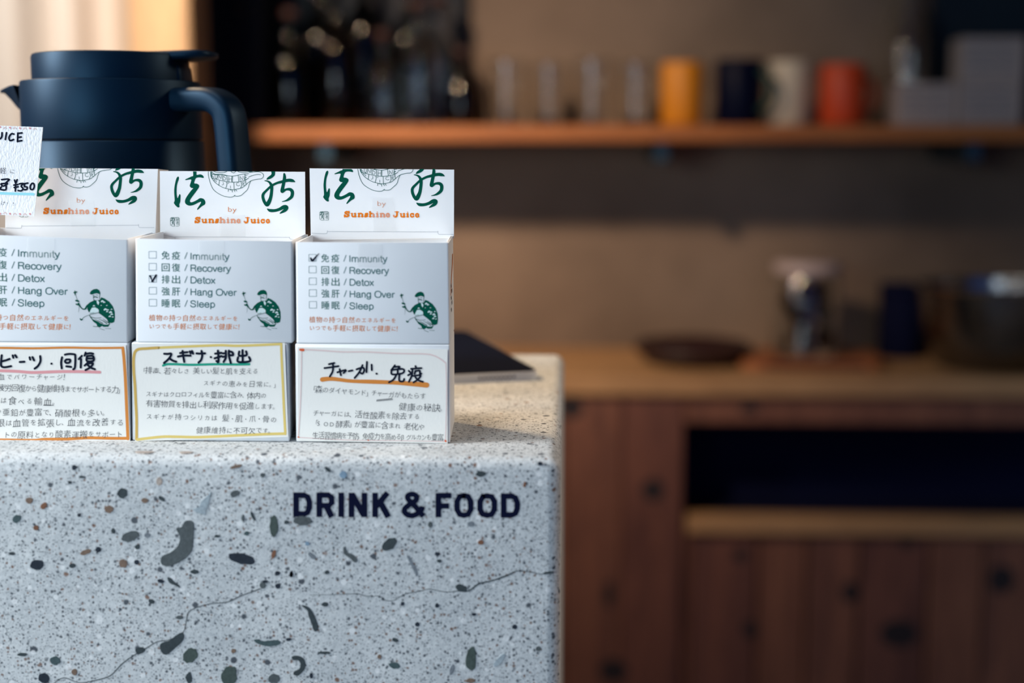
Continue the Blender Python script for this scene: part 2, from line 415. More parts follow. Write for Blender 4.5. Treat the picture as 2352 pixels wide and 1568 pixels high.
for e in [(A,107,527,30,24,-40,'t'),(A,185,412,24,20,0,'b'),(A,277,446,24,17,-50,'o'),(A,468,203,14,17,0,'k'),(A,775,366,34,30,10,'d'),(A,690,466,29,23,10,'b'),
          (A,918,412,23,16,10,'b'),(A,1023,400,24,12,40,'d'),(A,1010,290,19,26,0,'p'),(A,1490,368,30,20,-20,'g'),(A,825,640,55,30,-18,'g'),(A,932,632,19,16,0,'s'),
          (A,870,705,16,17,0,'d'),(A,865,803,16,16,0,'k'),(A,781,811,28,26,0,'b'),(A,622,724,17,18,0,'k'),(A,545,738,36,15,-20,'b'),(A,459,825,22,14,0,'d'),
          (A,235,820,42,32,-5,'k'),(A,76,748,20,11,0,'d'),(A,228,585,17,16,0,'o'),(A,718,605,12,18,-20,'d'),(A,1532,780,88,34,12,'k'),(A,1232,863,28,14,0,'d'),
          (A,1020,922,22,12,10,'k'),(A,960,1052,20,14,25,'d'),(A,1135,1152,22,12,0,'g'),(A,1205,1395,54,40,-48,'v'),(A,887,1362,32,22,-15,'d'),
          (A,350,1427,32,27,10,'t'),(A,277,1538,36,32,20,'k'),(A,470,1498,17,22,0,'b'),(A,140,1387,32,11,0,'d'),(A,1197,1535,20,36,0,'d'),(A,1450,1525,50,66,15,'v'),
          (A,1737,1540,36,30,0,'g'),(A,1480,1365,15,14,0,'b'),(A,1540,522,10,22,0,'g'),(A,1603,512,9,32,-25,'d'),(A,1563,620,16,14,0,'t'),(A,1376,637,17,9,0,'d'),
          (A,1735,575,26,66,0,'v'),(A,1665,948,20,22,0,'g'),(A,1680,925,18,10,0,'k'),(A,1760,955,17,17,0,'k'),(A,1759,872,16,14,0,'k'),(A,1846,877,10,20,0,'k'),
          (A,1735,752,13,26,20,'o'),(A,248,131,24,13,0,'p'),(A,915,111,65,6,0,'p'),(A,1180,113,42,6,0,'p'),(A,1298,132,26,9,0,'g'),(A,1037,150,10,12,0,'k'),
          (A,1495,197,38,11,-15,'b'),(A,515,262,17,8,0,'d'),(A,443,296,12,11,0,'d'),(A,500,505,11,12,0,'k'),(A,1665,250,15,14,0,'g'),
          (Bz,410,247,24,22,0,'u'),(Bz,310,215,24,11,45,'d'),(Bz,1282,243,32,18,0,'d'),(Bz,1657,177,15,13,0,'k'),(Bz,153,540,55,30,0,'g'),(Bz,50,550,16,13,0,'d'),
          (Bz,703,690,55,32,-42,'d'),(Bz,1218,560,23,17,0,'s'),(Bz,960,565,14,20,0,'g'),(Bz,210,762,30,14,40,'s'),(Bz,1282,677,20,15,0,'o'),(Bz,1005,750,16,12,0,'k'),
          (Bz,1018,795,15,12,0,'d'),(Bz,1157,966,36,22,12,'d'),(Bz,305,866,14,13,0,'d'),(Bz,80,880,10,19,0,'k'),(Bz,293,1070,22,15,0,'d'),(Bz,785,1065,11,13,0,'k'),
          (Bz,1003,1078,13,14,0,'k'),(Bz,1237,1133,15,10,0,'k'),(Bz,1496,1213,15,15,0,'k'),(Bz,1645,1350,17,16,0,'g'),(Bz,1400,1425,50,18,-48,'l'),(Bz,1098,1480,13,34,15,'s'),
          (Bz,735,1458,35,20,10,'t'),(Bz,288,1376,42,9,0,'d'),(Bz,740,1296,22,12,25,'d'),(Bz,878,1197,14,15,0,'k'),(Bz,63,1292,17,10,0,'k'),(Bz,1218,1553,30,15,0,'b'),
          (Bz,206,1522,10,17,0,'k'),(Bz,638,1402,14,14,0,'b'),(Bz,182,684,15,13,0,'u'),(Bz,1708,870,36,9,-8,'d'),(Bz,1560,310,10,18,10,'o')]:
    ell(*e)
def traced(z, pts, key): slab_piece([pl(x, y, *z) for x, y in closed(pts, 3)], key)
traced(A, [(1170,545),(1205,540),(1228,560),(1225,650),(1218,720),(1185,770),(1120,810),(1060,826),(1022,810),(1026,765),(1080,740),(1125,700),(1140,650),(1125,610),(1118,585),(1150,580)], 'g')
traced(A, [(1152,1248),(1166,1275),(1150,1310),(1110,1345),(1070,1380),(1045,1388),(1020,1365),(1014,1325),(1040,1308),(1075,1298),(1110,1270)], 'd')
slab_piece([pl(x, y, *A) for x, y in [(1340,355),(1320,440),(1298,502),(1245,488),(1222,468),(1262,452),(1275,420)]], 'l')
traced(A, [(1610,1295),(1640,1290),(1660,1303),(1710,1298),(1760,1296),(1778,1312),(1760,1328),(1700,1335),(1650,1325),(1620,1310)], 't')
traced(A, [(1062,898),(1085,905),(1100,925),(1130,945),(1140,965),(1115,952),(1085,940),(1068,925)], 'd')
traced(Bz, [(143,1076),(185,1085),(215,1120),(235,1165),(250,1210),(242,1238),(222,1235),(208,1190),(188,1140),(182,1110)], 'd')
traced(Bz, [(85,1400),(120,1395),(155,1412),(170,1450),(160,1485),(125,1520),(95,1515),(98,1495),(130,1478),(138,1450),(125,1425),(90,1422)], 'd')
traced(Bz, [(412,705),(425,712),(432,738),(465,752),(492,775),(496,798),(475,800),(450,775),(420,755),(410,730)], 'g')
traced(Bz, [(812,762),(826,765),(850,805),(872,850),(880,885),(868,882),(845,835),(825,795)], 's')
traced(Bz, [(1215,1345),(1235,1340),(1246,1370),(1250,1430),(1242,1478),(1212,1482),(1188,1460),(1186,1415),(1198,1370)], 'v')
# the same aggregate goes on beyond the photographed patch
rs = random.Random(21); nst = 0
while nst < 90:
    X, Z = rs.uniform(XL + .03, XR - .02), rs.uniform(.05, .97)
    pv = RM.transposed() @ (Vector((X, YF, Z)) - CO); qx = W / 2 + pv.x / -pv.z * FPX; qy = H / 2 - pv.y / -pv.z * FPX
    if (-30 < qx < W and qy < H + 30) or X > XR - .03: continue
    nst += 1; a0 = rs.uniform(0, pi); ra = rs.choice((.002, .003, .003, .004, .006, .009)); rb = ra * rs.uniform(.35, .8); n_ = 12; ring = []
    for i in range(n_):
        t = 2 * pi * i / n_; k_ = 1 + rs.uniform(-.14, .14); u = ra * cos(t) * k_; v_ = rb * sin(t) * k_
        ring.append((X + u * cos(a0) - v_ * sin(a0), Z + u * sin(a0) + v_ * cos(a0)))
    V = [(x, YF - .0004, z) for x, z in ring] + [(x, YF + .001, z) for x, z in ring]
    mesh('stone', V, [list(range(n_))] + [[i, i + n_, (i + 1) % n_ + n_, (i + 1) % n_] for i in range(n_)], M['stone_' + rs.choice('kkddgbosvt')], counter)
# crack
ci = Ink(YF)
zc = lambda L, z: [(*pl(x, y, *z), r / 2.76) for x, y, r in L]
ci.stroke('c', zc([(320,1590,2.5),(400,1535,2.5),(500,1565,2),(600,1552,3),(700,1520,3),(770,1450,3.5),(840,1398,3),(930,1345,3),(1000,1305,2.5),(1070,1295,2.5),(1160,1245,2.5),(1180,1180,2.5),(1195,1120,3),(1250,1088,2.5),(1340,1065,2.5),(1440,1055,3),(1530,1015,3),(1650,970,3)], A), layer=4)
ci.stroke('c2', zc([(200,1010,1),(400,1005,1.5),(500,1003,2),(560,1018,2),(640,1018,1.5),(680,1045,2),(740,1040,1.5),(800,1005,2),(900,985,2.2),(960,973,2),(1060,992,2),(1130,985,2.5),(1200,985,4),(1270,940,5),(1350,920,4),(1440,890,5),(1510,858,3),(1580,862,2.5),(1670,880,2)], Bz), layer=4)
ci.build(counter, {'c': ('crack', 'stone_d'), 'c2': ('crack', 'stone_d')})
# DRINK & FOOD
cl = Ink(YF)
hw = 18.0
def CS(pts, flat=True, smooth=False, wd=hw): cl.stroke('t', [(*pl(p[0], p[1], *Bz), (p[2] if len(p) > 2 else wd) / 2.76) for p in pts], layer=6, smooth=smooth, flat=flat, step=6)
def Dg(x0, x1, y0, y1):
    CS([(x0 + hw, y0), (x0 + hw, y1)])
    CS([(x0 + hw, y0 + hw), (x0 + 70, y0 + hw), (x1 - 30, y0 + 28), (x1 - hw, y0 + 60), (x1 - hw, y1 - 60), (x1 - 30, y1 - 28), (x0 + 70, y1 - hw), (x0 + hw, y1 - hw)])
def Og(x0, x1, y0, y1):
    cx = (x0 + x1) / 2
    CS([(cx, y0 + hw), (x1 - 35, y0 + 24), (x1 - hw, y0 + 55), (x1 - hw, y1 - 55), (x1 - 35, y1 - 24), (cx, y1 - hw), (x0 + 35, y1 - 24), (x0 + hw, y1 - 55), (x0 + hw, y0 + 55), (x0 + 35, y0 + 24), (cx, y0 + hw)], flat=False)
Dg(92, 212, 360, 515)
CS([(257, 361), (257, 516)]); CS([(257, 377), (315, 377), (334, 392), (336, 425), (318, 444), (257, 444)]); CS([(300, 444), (336, 516)], wd=19)
CS([(396, 361), (396, 516)])
CS([(461, 362), (461, 517)]); CS([(543, 362), (543, 517)]); CS([(461, 368), (543, 511)], wd=19)
CS([(611, 362), (611, 517)]); CS([(690, 362), (617, 450)], wd=18); CS([(645, 425), (695, 517)], wd=19)
CS([(918, 512), (868, 452), (820, 402), (822, 378), (850, 372), (872, 384), (868, 410), (825, 440), (798, 466), (806, 495), (840, 507), (875, 497), (905, 470), (910, 448)], smooth=True, flat=True, wd=17)
CS([(1012, 364), (1012, 518)]); CS([(1012, 380), (1095, 380)]); CS([(1012, 446), (1080, 446)])
Og(1112, 1235, 362, 523); Og(1258, 1385, 364, 523); Dg(1408, 1530, 366, 521)
cl.build(counter, {'t': ('lettering', 'navy_letter', 'bold dark navy DRINK & FOOD lettering')})

# ================================================================= JUICE BOXES
YB0 = 0.800; DEP = 0.064; YHD = YB0 + DEP
def lerp(a, b, t): return a + (b - a) * t
def bil(q, u, v):
    (tl, tr, br, bl) = q
    a = (lerp(tl[0], tr[0], u), lerp(tl[1], tr[1], u)); b = (lerp(bl[0], br[0], u), lerp(bl[1], br[1], u))
    return lerp(a[0], b[0], v), lerp(a[1], b[1], v)
QM = [(311, 548), (671, 554), (672, 782), (312, 779)]
REF = lambda x, y: ((x - 311.5) / 360.0, (y - (548 + (x - 311) / 360 * 5)) / 229.5)
def cage(q, Y, dep, y_open=False):
    F = [at_y(*q[3], Y), at_y(*q[2], Y), at_y(*q[1], Y), at_y(*q[0], Y)]
    return F, [p + Vector((-.0026, dep, 0)) for p in F]
def open_box(q, Y, parent, zbot=None, inset=0.0007):
    F, Bk = cage(q, Y, DEP)
    if zbot is not None:
        for p in (F[0], F[1], Bk[0], Bk[1]): p.z = zbot
    bm = bmesh.new(); vo = hexa(bm, F + Bk)
    # remove lid, bevel the vertical and bottom edges, then add the inner skin
    top = [f for f in bm.faces if all(v in (vo[2], vo[3], vo[6], vo[7]) for v in f.verts)]
    te = set(e for f in top for e in f.edges)
    bmesh.ops.delete(bm, geom=top, context='FACES_ONLY')
    bmesh.ops.bevel(bm, geom=[e for e in bm.edges if e not in te], offset=0.0009, segments=3, profile=0.5, affect='EDGES')
    bmesh.ops.recalc_face_normals(bm, faces=bm.faces)
    g = bmesh.ops.solidify(bm, geom=bm.faces[:], thickness=inset)
    o = from_bm('box_body', bm, M['board'], parent, True); sharp(o, 60)
    return F, Bk
def closed_box(q, Y, parent, ztop=None, skew=0.0):
    F, Bk = cage(q, Y, DEP)
    for p in Bk: p.x += skew
    for p in (F[0], F[1], Bk[0], Bk[1]): p.z = CT + 0.0001
    if ztop is not None:
        for p in (F[2], F[3], Bk[2], Bk[3]): p.z = ztop
    bm = bmesh.new(); hexa(bm, F + Bk)
    bmesh.ops.bevel(bm, geom=bm.edges[:], offset=0.0009, segments=3, profile=0.5, affect='EDGES')
    o = from_bm('box_body', bm, M['board'], parent, True); sharp(o, 60)
    return F, Bk
def panel(name, q, Y, th, m, parent, tilt=0.0):
    F = [at_y(x, y, Y) for x, y in (q[3], q[2], q[1], q[0])]
    bm = bmesh.new(); hexa(bm, F + [p + Vector((0, th, 0)) for p in F])
    return from_bm(name, bm, m, parent)

LG = {'I': (.28, [[(.14,0),(.14,1)]]), 'm': (.92, [[(.12,0),(.12,.72)],[(.12,.5),(.2,.66),(.3,.7),(.4,.66),(.46,.52),(.46,0)],[(.46,.5),(.54,.66),(.64,.7),(.74,.66),(.8,.52),(.8,0)]]),
 'u': (.6, [[(.12,.72),(.12,.2),(.2,.05),(.32,.01),(.42,.06),(.48,.2)],[(.48,.72),(.48,0)]]), 'n': (.6, [[(.12,0),(.12,.72)],[(.12,.5),(.2,.65),(.32,.7),(.43,.64),(.48,.5),(.48,0)]]),
 'i': (.25, [[(.125,0),(.125,.72)],[(.125,.96),(.125,1.0)]]), 't': (.32, [[(.16,.94),(.16,.14),(.21,.03),(.3,.02)],[(.03,.7),(.29,.7)]]), 'y': (.52, [[(.04,.72),(.27,.03)],[(.48,.72),(.25,-.06),(.17,-.23),(.06,-.25)]]),
 'R': (.76, [[(.13,0),(.13,1)],[(.13,.96),(.45,.96),(.61,.9),(.65,.73),(.6,.57),(.45,.5),(.13,.5)],[(.42,.5),(.57,.42),(.62,.2),(.68,0)]]), 'e': (.6, [[(.08,.38),(.51,.38)],[(.51,.38),(.48,.58),(.3,.7),(.13,.6),(.07,.36),(.12,.12),(.3,.01),(.44,.06),(.52,.2)]]),
 'c': (.54, [[(.48,.5),(.42,.65),(.28,.7),(.12,.6),(.07,.36),(.12,.12),(.28,.01),(.42,.06),(.49,.22)]]), 'o': (.6, [[(.3,.7),(.45,.64),(.53,.48),(.53,.24),(.45,.07),(.3,.01),(.15,.07),(.07,.24),(.07,.48),(.15,.64),(.3,.7)]]),
 'v': (.52, [[(.04,.72),(.26,0)],[(.48,.72),(.26,0)]]), 'r': (.36, [[(.12,0),(.12,.72)],[(.12,.48),(.2,.64),(.34,.68)]]), 'D': (.78, [[(.13,0),(.13,1)],[(.13,.96),(.4,.96),(.6,.86),(.69,.64),(.69,.36),(.6,.14),(.4,.04),(.13,.04)]]),
 'x': (.52, [[(.05,.72),(.47,0)],[(.47,.72),(.05,0)]]), 'H': (.78, [[(.13,0),(.13,1)],[(.65,0),(.65,1)],[(.13,.52),(.65,.52)]]), 'a': (.58, [[(.09,.52),(.14,.65),(.29,.7),(.42,.66),(.46,.54),(.46,.1),(.5,.02),(.55,.01)],[(.46,.42),(.3,.38),(.13,.33),(.07,.18),(.12,.04),(.25,0),(.38,.05),(.46,.2)]]),
 'g': (.6, [[(.49,.72),(.49,-.05),(.43,-.2),(.28,-.26),(.12,-.2),(.09,-.1)],[(.49,.36),(.44,.6),(.28,.7),(.13,.6),(.07,.36),(.13,.12),(.28,.03),(.43,.12),(.49,.36)]]), ' ': (.32, []),
 'O': (.84, [[(.42,.98),(.62,.92),(.75,.72),(.77,.5),(.75,.28),(.62,.08),(.42,.02),(.22,.08),(.09,.28),(.07,.5),(.09,.72),(.22,.92),(.42,.98)]]), 'S': (.72, [[(.61,.72),(.54,.91),(.35,.98),(.17,.92),(.11,.75),(.18,.6),(.36,.53),(.54,.45),(.62,.28),(.55,.09),(.36,.02),(.16,.08),(.08,.28)]]),
 'l': (.25, [[(.125,0),(.125,1)]]), 'p': (.6, [[(.12,.72),(.12,-.27)],[(.12,.36),(.17,.6),(.32,.7),(.47,.6),(.53,.36),(.47,.12),(.32,.01),(.17,.1),(.12,.36)]])}
def latin(I, key, t, x0, x1, yb0, yb1, cap):
    tot = sum(LG[c][0] for c in t) - .16; x = -.10
    for c in t:
        w_, st = LG[c]
        for g in st:
            P = [(x0 + (x + u) / tot * (x1 - x0), yb0 + (yb1 - yb0) * (x + u) / tot - v * cap) for u, v in g]
            I.stroke(key, P, 1.12, 0, len(P) > 2, len(P) == 2, 3)
        x += w_
def front_print(parent, q, checked):
    fn = lambda x, y: bil(q, *REF(x, y))
    I = Ink(YB0, fn)
    rows = [('免疫', 'Immunity', 525.5), ('回復', 'Recovery', 529), ('排出', 'Detox', 493.7), ('強肝', 'Hang Over', 541.9), ('睡眠', 'Sleep', 492.8)]
    for i, (k, t, xe) in enumerate(rows):
        y = 27.35 * i
        x0, x1, y0, y1 = 342.3, 359.4, 577 + y, 592.5 + y
        for a, b in (((x0, y0), (x1, y0)), ((x1, y0), (x1, y1)), ((x1, y1), (x0, y1)), ((x0, y1), (x0, y0))):
            I.stroke('box', [a, b], 0.45, 0, False)
        I.text('kanji', k[0], 371.2, 389.8, 593.6 + y, 593.8 + y, 20.5, 0, 0.006)
        I.text('kanji', k[1], 394.8, 413.9, 594 + y, 594.2 + y, 20.5, 0, 0.006)
        I.stroke('text', [(424.4, 593.5 + y), (430.0, 579.5 + y)], 0.8, 0, False)
        latin(I, 'text', t, 438, xe, 595 + y, 595.3 + y + (xe - 438) * .012, 15.0)
    I.hand('ora', '植物の持つ自然のエネルギーを', 341, 547, 728.5, 731.5, 15.8, 0, 0.003, FixR())
    I.hand('ora', 'いつでも手軽に摂取して健康に！', 341, 557, 748, 750.5, 15.8, 0, 0.003, FixR())
    # crouching man in cap and patterned shirt, holding a plant and a pipe
    S = lambda L: [(x / 5.808 + 300, y / 5.808 + 530) + ((r[0] / 5.808,) if r else ()) for x, y, *r in L]
    I.poly('fig', S([(1688,838),(1705,810),(1735,790),(1775,783),(1805,800),(1820,830),(1817,870),(1803,850),(1775,842),(1745,847),(1715,860),(1690,852)]))
    I.poly('fig', S([(1645,1000),(1690,960),(1740,935),(1785,930),(1815,925),(1830,893),(1870,908),(1930,950),(1975,1010),(1998,1080),(2002,1160),(1992,1218),(1955,1232),(1920,1218),(1900,1180),(1860,1145),(1800,1100),(1800,1072),(1760,1060),(1710,1062),(1690,1090),(1668,1070),(1662,1035)]))
    for cx, cy, r in [(1845,945,13),(1868,958,10),(1883,1052,14),(1912,1058,9),(1905,1080,9),(1948,1088,13),(1962,1115,11),(1938,1142,10),(1740,1005,9),(1960,1050,7),(1900,1000,6),(1975,1150,7),(1830,1000,5)]:
        I.stroke('gap', S([(cx - r, cy + r * .4, r * .6), (cx, cy - r * .3, r * .75), (cx + r, cy + r * .3, r * .5)]), layer=2)
    I.poly('gap', S([(1770,935),(1790,935),(1806,960),(1795,995),(1780,975)]), 2)
    I.poly('gap', S([(1690,1075),(1715,1030),(1755,1025),(1790,1045),(1800,1062),(1800,1080),(1740,1100),(1692,1100)]), 2)
    for L in [[(1735,893,7),(1760,888,6),(1783,897,6)], [(1722,872,2),(1745,870,3)], [(1765,862,3),(1788,866,3)], [(1812,870,4),(1808,900,3),(1815,920,3)], [(1738,860,2),(1733,905,2),(1745,935,5),(1768,940,6)],
              [(1650,1015,12),(1632,1045,10),(1605,1050,6)], [(1605,1050,7),(1580,1030,6),(1560,1000,9),(1548,975,11)], [(1516,938,10),(1535,942,12),(1552,950,8)], [(1520,985,9),(1545,992,11)],
              [(1532,930,2.5),(1520,890,2),(1508,850,3)], [(1500,870,2),(1506,850,3)], [(1555,1000,2),(1553,1050,1.5),(1547,1090,1)], [(1490,835,6),(1505,832,12),(1528,825,6)], [(1503,812,5),(1505,850,8)],
              [(1570,1175,7),(1582,1188,9),(1595,1180,7)], [(1596,1172,3),(1625,1148,3),(1680,1125,2.5),(1740,1108,3),(1795,1095,3)], [(1660,1040,4),(1678,1085,5)], [(1685,1128,4),(1705,1165,5),(1745,1205,6)],
              [(1800,1098,4),(1850,1112,3),(1885,1140,5),(1925,1200,8)], [(1700,1150,4),(1760,1165,3),(1830,1160,3)], [(1730,1272,3),(1780,1278,4)], [(1810,1300,2),(1870,1322,2.5)], [(1880,1300,2),(1950,1303,2.5)], [(1690,1105,3),(1740,1095,3)]]:
        I.stroke('fig', S(L), layer=3)
    I.poly('fig', S([(1705,1170),(1745,1190),(1800,1215),(1820,1235),(1795,1250),(1765,1238),(1730,1210)]))
    I.poly('fig', S([(1770,1240),(1800,1222),(1860,1248),(1905,1252),(1945,1232),(1918,1278),(1860,1280),(1840,1268),(1810,1290),(1782,1275)]))
    for L in [[(1750,1180,2),(1800,1205,4),(1850,1235,5)], [(1800,1180,2),(1850,1200,4),(1900,1235,6)], [(1850,1175,2),(1890,1205,4),(1930,1230,7)]]:
        I.stroke('fig', S(L), layer=1)
    if checked == 0:
        I.stroke('chk', [(346.5, 585.5, 1.9), (350.5, 591.5, 2.5), (358, 583.5, 1.8), (366, 575, .8)], layer=4)
    if checked == 2:
        y = 55
        I.stroke('chk', [(345, 578 + y, 2.0), (350, 590 + y, 2.9), (358.5, 576.5 + y, 2.4)], layer=4, smooth=False)
    I.build(parent, {'box': ('checkbox_print', 'grey_text'), 'kanji': ('character_lettering', 'green_text'), 'text': ('lettering', 'grey_text'), 'ora': ('slogan_lettering', 'text_orange', 'orange slogan lettering'),
                     'fig': ('figure_print', 'green', 'green print of a crouching man in a cap'), 'gap': ('figure_highlight_print', 'paper_gap'), 'chk': ('check_mark', 'black', 'black pen tick')})
    T = Ink(YB0, fn)
    T.poly('t', [(457.5, 553), (516, 553.5), (515, 609), (455.5, 606)], 8)
    T.build(parent, {'t': ('tape', 'tape')})
class FixR:
    def uniform(s, a, b): return (a + b) / 2 if abs(a + b) < 0.3 else 1.0

def glyph(ch):
    G = {'u': [[(.05,.1),(.25,.1)],[(.24,.1),(.24,.68),(.36,.9),(.58,.9),(.76,.7)],[(.56,.1),(.76,.1)],[(.76,.1),(.76,.92)],[(.76,.92),(.97,.92)]],
         'n': [[(.04,.1),(.22,.1)],[(.22,.1),(.22,.92)],[(.04,.92),(.42,.92)],[(.22,.3),(.42,.1),(.62,.1),(.78,.3)],[(.78,.3),(.78,.92)],[(.6,.92),(.97,.92)]],
         'h': [[(.04,-.34),(.22,-.34)],[(.22,-.34),(.22,.92)],[(.04,.92),(.42,.92)],[(.22,.3),(.42,.1),(.62,.1),(.78,.3)],[(.78,.3),(.78,.92)],[(.6,.92),(.97,.92)]],
         'i': [[(.1,.1),(.5,.1)],[(.5,.1),(.5,.92)],[(.08,.92),(.92,.92)],[(.42,-.3),(.56,-.33)]],
         's': [[(.86,.1),(.86,.28)],[(.84,.22),(.5,.08),(.2,.26),(.5,.5),(.82,.72),(.5,.92),(.14,.76)],[(.14,.7),(.14,.92)]],
         'e': [[(.2,.52),(.82,.5)],[(.82,.5),(.76,.2),(.5,.08),(.24,.24),(.18,.55),(.3,.84),(.58,.93),(.88,.76)]],
         'c': [[(.82,.3),(.78,.12)],[(.82,.24),(.5,.08),(.22,.26),(.18,.56),(.32,.86),(.6,.93),(.88,.76)]],
         'J': [[(.3,.06),(.98,.06)],[(.68,.06),(.66,.7),(.45,.93),(.2,.9),(.1,.72)]],
         'S': [[(.88,.06),(.88,.3)],[(.86,.24),(.5,.07),(.18,.26),(.5,.48),(.84,.7),(.5,.94),(.12,.74)],[(.1,.68),(.1,.95)]]}
    return G[ch]
def header_print(parent, dx, dy, clip, Y, tape=None, sj=1.0):
    fn = lambda x, y: (x + dx, y + dy)
    I = Ink(Y, fn, clip)
    Z = lambda L: [(x / 6.189 + 340, y / 6.189 + 370) + ((r[0] / 6.189,) if r else ()) for x, y, *r in L]
    I.poly('cal', Z(closed([(428,218),(439,232),(436,262),(418,315),(409,370),(407,430),(410,485),(420,525),(436,492),(448,468),(462,482),(462,530),(458,578),(444,615),(448,648),(430,658),(400,640),(372,605),(367,588),(378,560),(375,500),(371,440),(374,380),(385,310),(405,240)], 3)))
    I.poly('cal', Z(closed([(640,120),(680,130),(690,165),(688,188),(700,195),(740,187),(775,200),(792,225),(785,240),(750,232),(710,232),(678,244),(660,288),(658,315),(690,318),(720,335),(728,360),(710,395),(670,450),(625,510),(597,555),(600,580),(625,583),(670,565),(705,545),(740,525),(790,535),(815,575),(810,615),(775,635),(740,662),(705,692),(697,680),(725,635),(752,590),(745,577),(700,597),(650,622),(600,633),(560,625),(530,600),(524,565),(540,520),(580,460),(625,402),(643,385),(615,380),(592,355),(600,320),(615,264),(580,262),(537,270),(528,260),(570,240),(620,215),(642,205)], 2)))
    I.poly('cal2', Z(closed([(1745,100),(1800,110),(1805,185),(1790,215),(1750,245),(1695,265),(1683,258),(1700,230),(1740,200),(1755,175)], 3)))
    I.stroke('cal2', Z([(1660,278,6),(1700,285,11),(1735,310,17),(1757,360,22),(1757,420,22),(1742,520,24),(1708,600,30),(1686,622,22),(1655,580,22),(1634,520,21),(1638,468,20),(1685,415,17),(1755,352,17),(1830,312,17),(1900,293,20),(1990,272,23),(2050,277,22),(2085,292,8)]))
    I.stroke('cal2', Z([(1936,182,14),(1940,230,22),(1930,300,23),(1915,370,24),(1908,425,28),(1925,425,18),(1965,402,16),(2020,402,22),(2050,435,24),(2043,500,23),(1995,545,18),(1950,565,10),(1905,575,4)]))
    I.stroke('cal2', Z([(1697,680,8),(1735,700,22),(1800,702,21),(1870,682,22),(1930,652,28),(1965,657,30),(1955,690,25),(1915,718,18),(1878,740,8)]))
    J = lambda L, r=3.5: I.stroke('jaw', Z([(x, y, r) for x, y in L]), layer=1, step=3)
    for L in [[(856,120),(858,200),(875,280),(905,362),(940,415),(1000,460),(1070,495),(1130,508),(1175,512),(1215,502),(1237,482)], [(1222,492),(1270,498),(1320,487),(1370,445),(1415,400),(1435,340),(1455,290),(1470,275)],
              [(890,120),(892,200),(908,245),(950,300),(1010,345),(1080,380),(1150,397),(1210,405),(1270,395),(1330,380),(1380,345),(1430,300),(1480,272),(1560,255),(1610,250),(1640,218),(1636,185),(1600,158),(1545,150),(1440,160)],
              [(1430,225),(1490,202),(1560,188),(1600,195)], [(905,150),(940,180),(1000,187),(1060,188)], [(920,140),(980,160),(1080,160),(1130,140)], [(1170,140),(1215,167),(1250,140)], [(1280,150),(1350,160),(1480,146)],
              [(896,172),(950,193),(1060,190),(1120,203),(1200,212),(1275,200),(1350,183),(1430,178)], [(908,243),(960,255),(1020,270),(1100,290),(1170,298),(1240,298),(1310,287),(1370,275),(1430,240)],
              [(1015,275),(1005,345)], [(1115,290),(1120,330),(1105,382)], [(1218,298),(1222,400)], [(1318,285),(1330,340),(1315,380)], [(1385,275),(1392,330)],
              [(1062,190),(1062,270)], [(1120,203),(1128,285)], [(1200,212),(1198,298)], [(1280,205),(1292,290)], [(1378,185),(1370,272)], [(1145,400),(1138,430)], [(1165,404),(1180,412)], [(1195,405),(1198,440)], [(1222,405),(1236,432)], [(1240,400),(1262,425)]]: J(L)
    for L in [[(935,185),(908,190),(915,215),(935,225),(925,243),(905,238)], [(950,190),(955,235),(975,245),(985,200)], [(995,250),(1000,195),(1035,250),(1045,195)], [(1110,205),(1080,205),(1078,225),(1105,240),(1095,270),(1068,265)],
              [(1145,220),(1148,290)], [(1190,215),(1185,290)], [(1148,255),(1188,252)], [(1310,270),(1305,215),(1345,265),(1350,210)], [(1410,200),(1380,205),(1375,225),(1400,228),(1378,240),(1385,260),(1415,250)],
              [(975,250),(940,258),(945,275),(972,280),(965,295)], [(1068,300),(1072,330),(1050,340)], [(1150,310),(1130,318)], [(1170,350),(1172,385)], [(1295,305),(1262,310),(1258,340),(1285,350),(1305,340)], [(1380,295),(1345,300),(1340,315),(1370,318),(1340,335),(1375,345)]]: J(L, 2.9)
    I.poly('jaw', Z([(888,150),(906,150),(900,190),(915,240),(900,235),(890,200)]), 1)
    I.text('by', 'by', 1138 / 6.189 + 340, 1257 / 6.189 + 340, 719 / 6.189 + 370, 722 / 6.189 + 370, 104 / 6.189, 2, -0.012)
    for ch, a, b in [('S',660,745),('u',752,846),('n',851,946),('s',952,1006),('h',1010,1106),('i',1110,1162),('n',1166,1256),('e',1252,1318),('J',1356,1446),('u',1448,1541),('i',1543,1590),('c',1594,1664),('e',1668,1736)]:
        cap = ch in 'SJ'; y0, y1 = (790, 882) if cap else (815, 882)
        for g in glyph(ch):
            pts = [(a + 5 + (b - a - 10) * u, y0 + 6 + (y1 - y0 - 12) * v + (a - 660) * 0.004) for u, v in g]
            thin = len(pts) == 2 and abs(pts[0][1] - pts[1][1]) < 8
            rr = 5.5 if thin else (10.5 if len(g) > 2 else 12.5)
            if ch == 'e' and thin: rr = 3.5
            if cap and len(g) > 2: rr = 12.5
            I.stroke('sj', Z([(x, y, rr) for x, y in pts]), layer=2, smooth=len(pts) > 2, flat=False)
    K = lambda L, r=3.0: I.stroke('seal', Z([(x, y, r) for x, y in L]), layer=1, smooth=False)
    K([(330,800),(430,798),(443,812),(444,915),(432,925)], 2.5); K([(425,922),(400,924)], 2.5); K([(385,922),(345,924),(320,910),(317,815),(330,800)], 2.5)
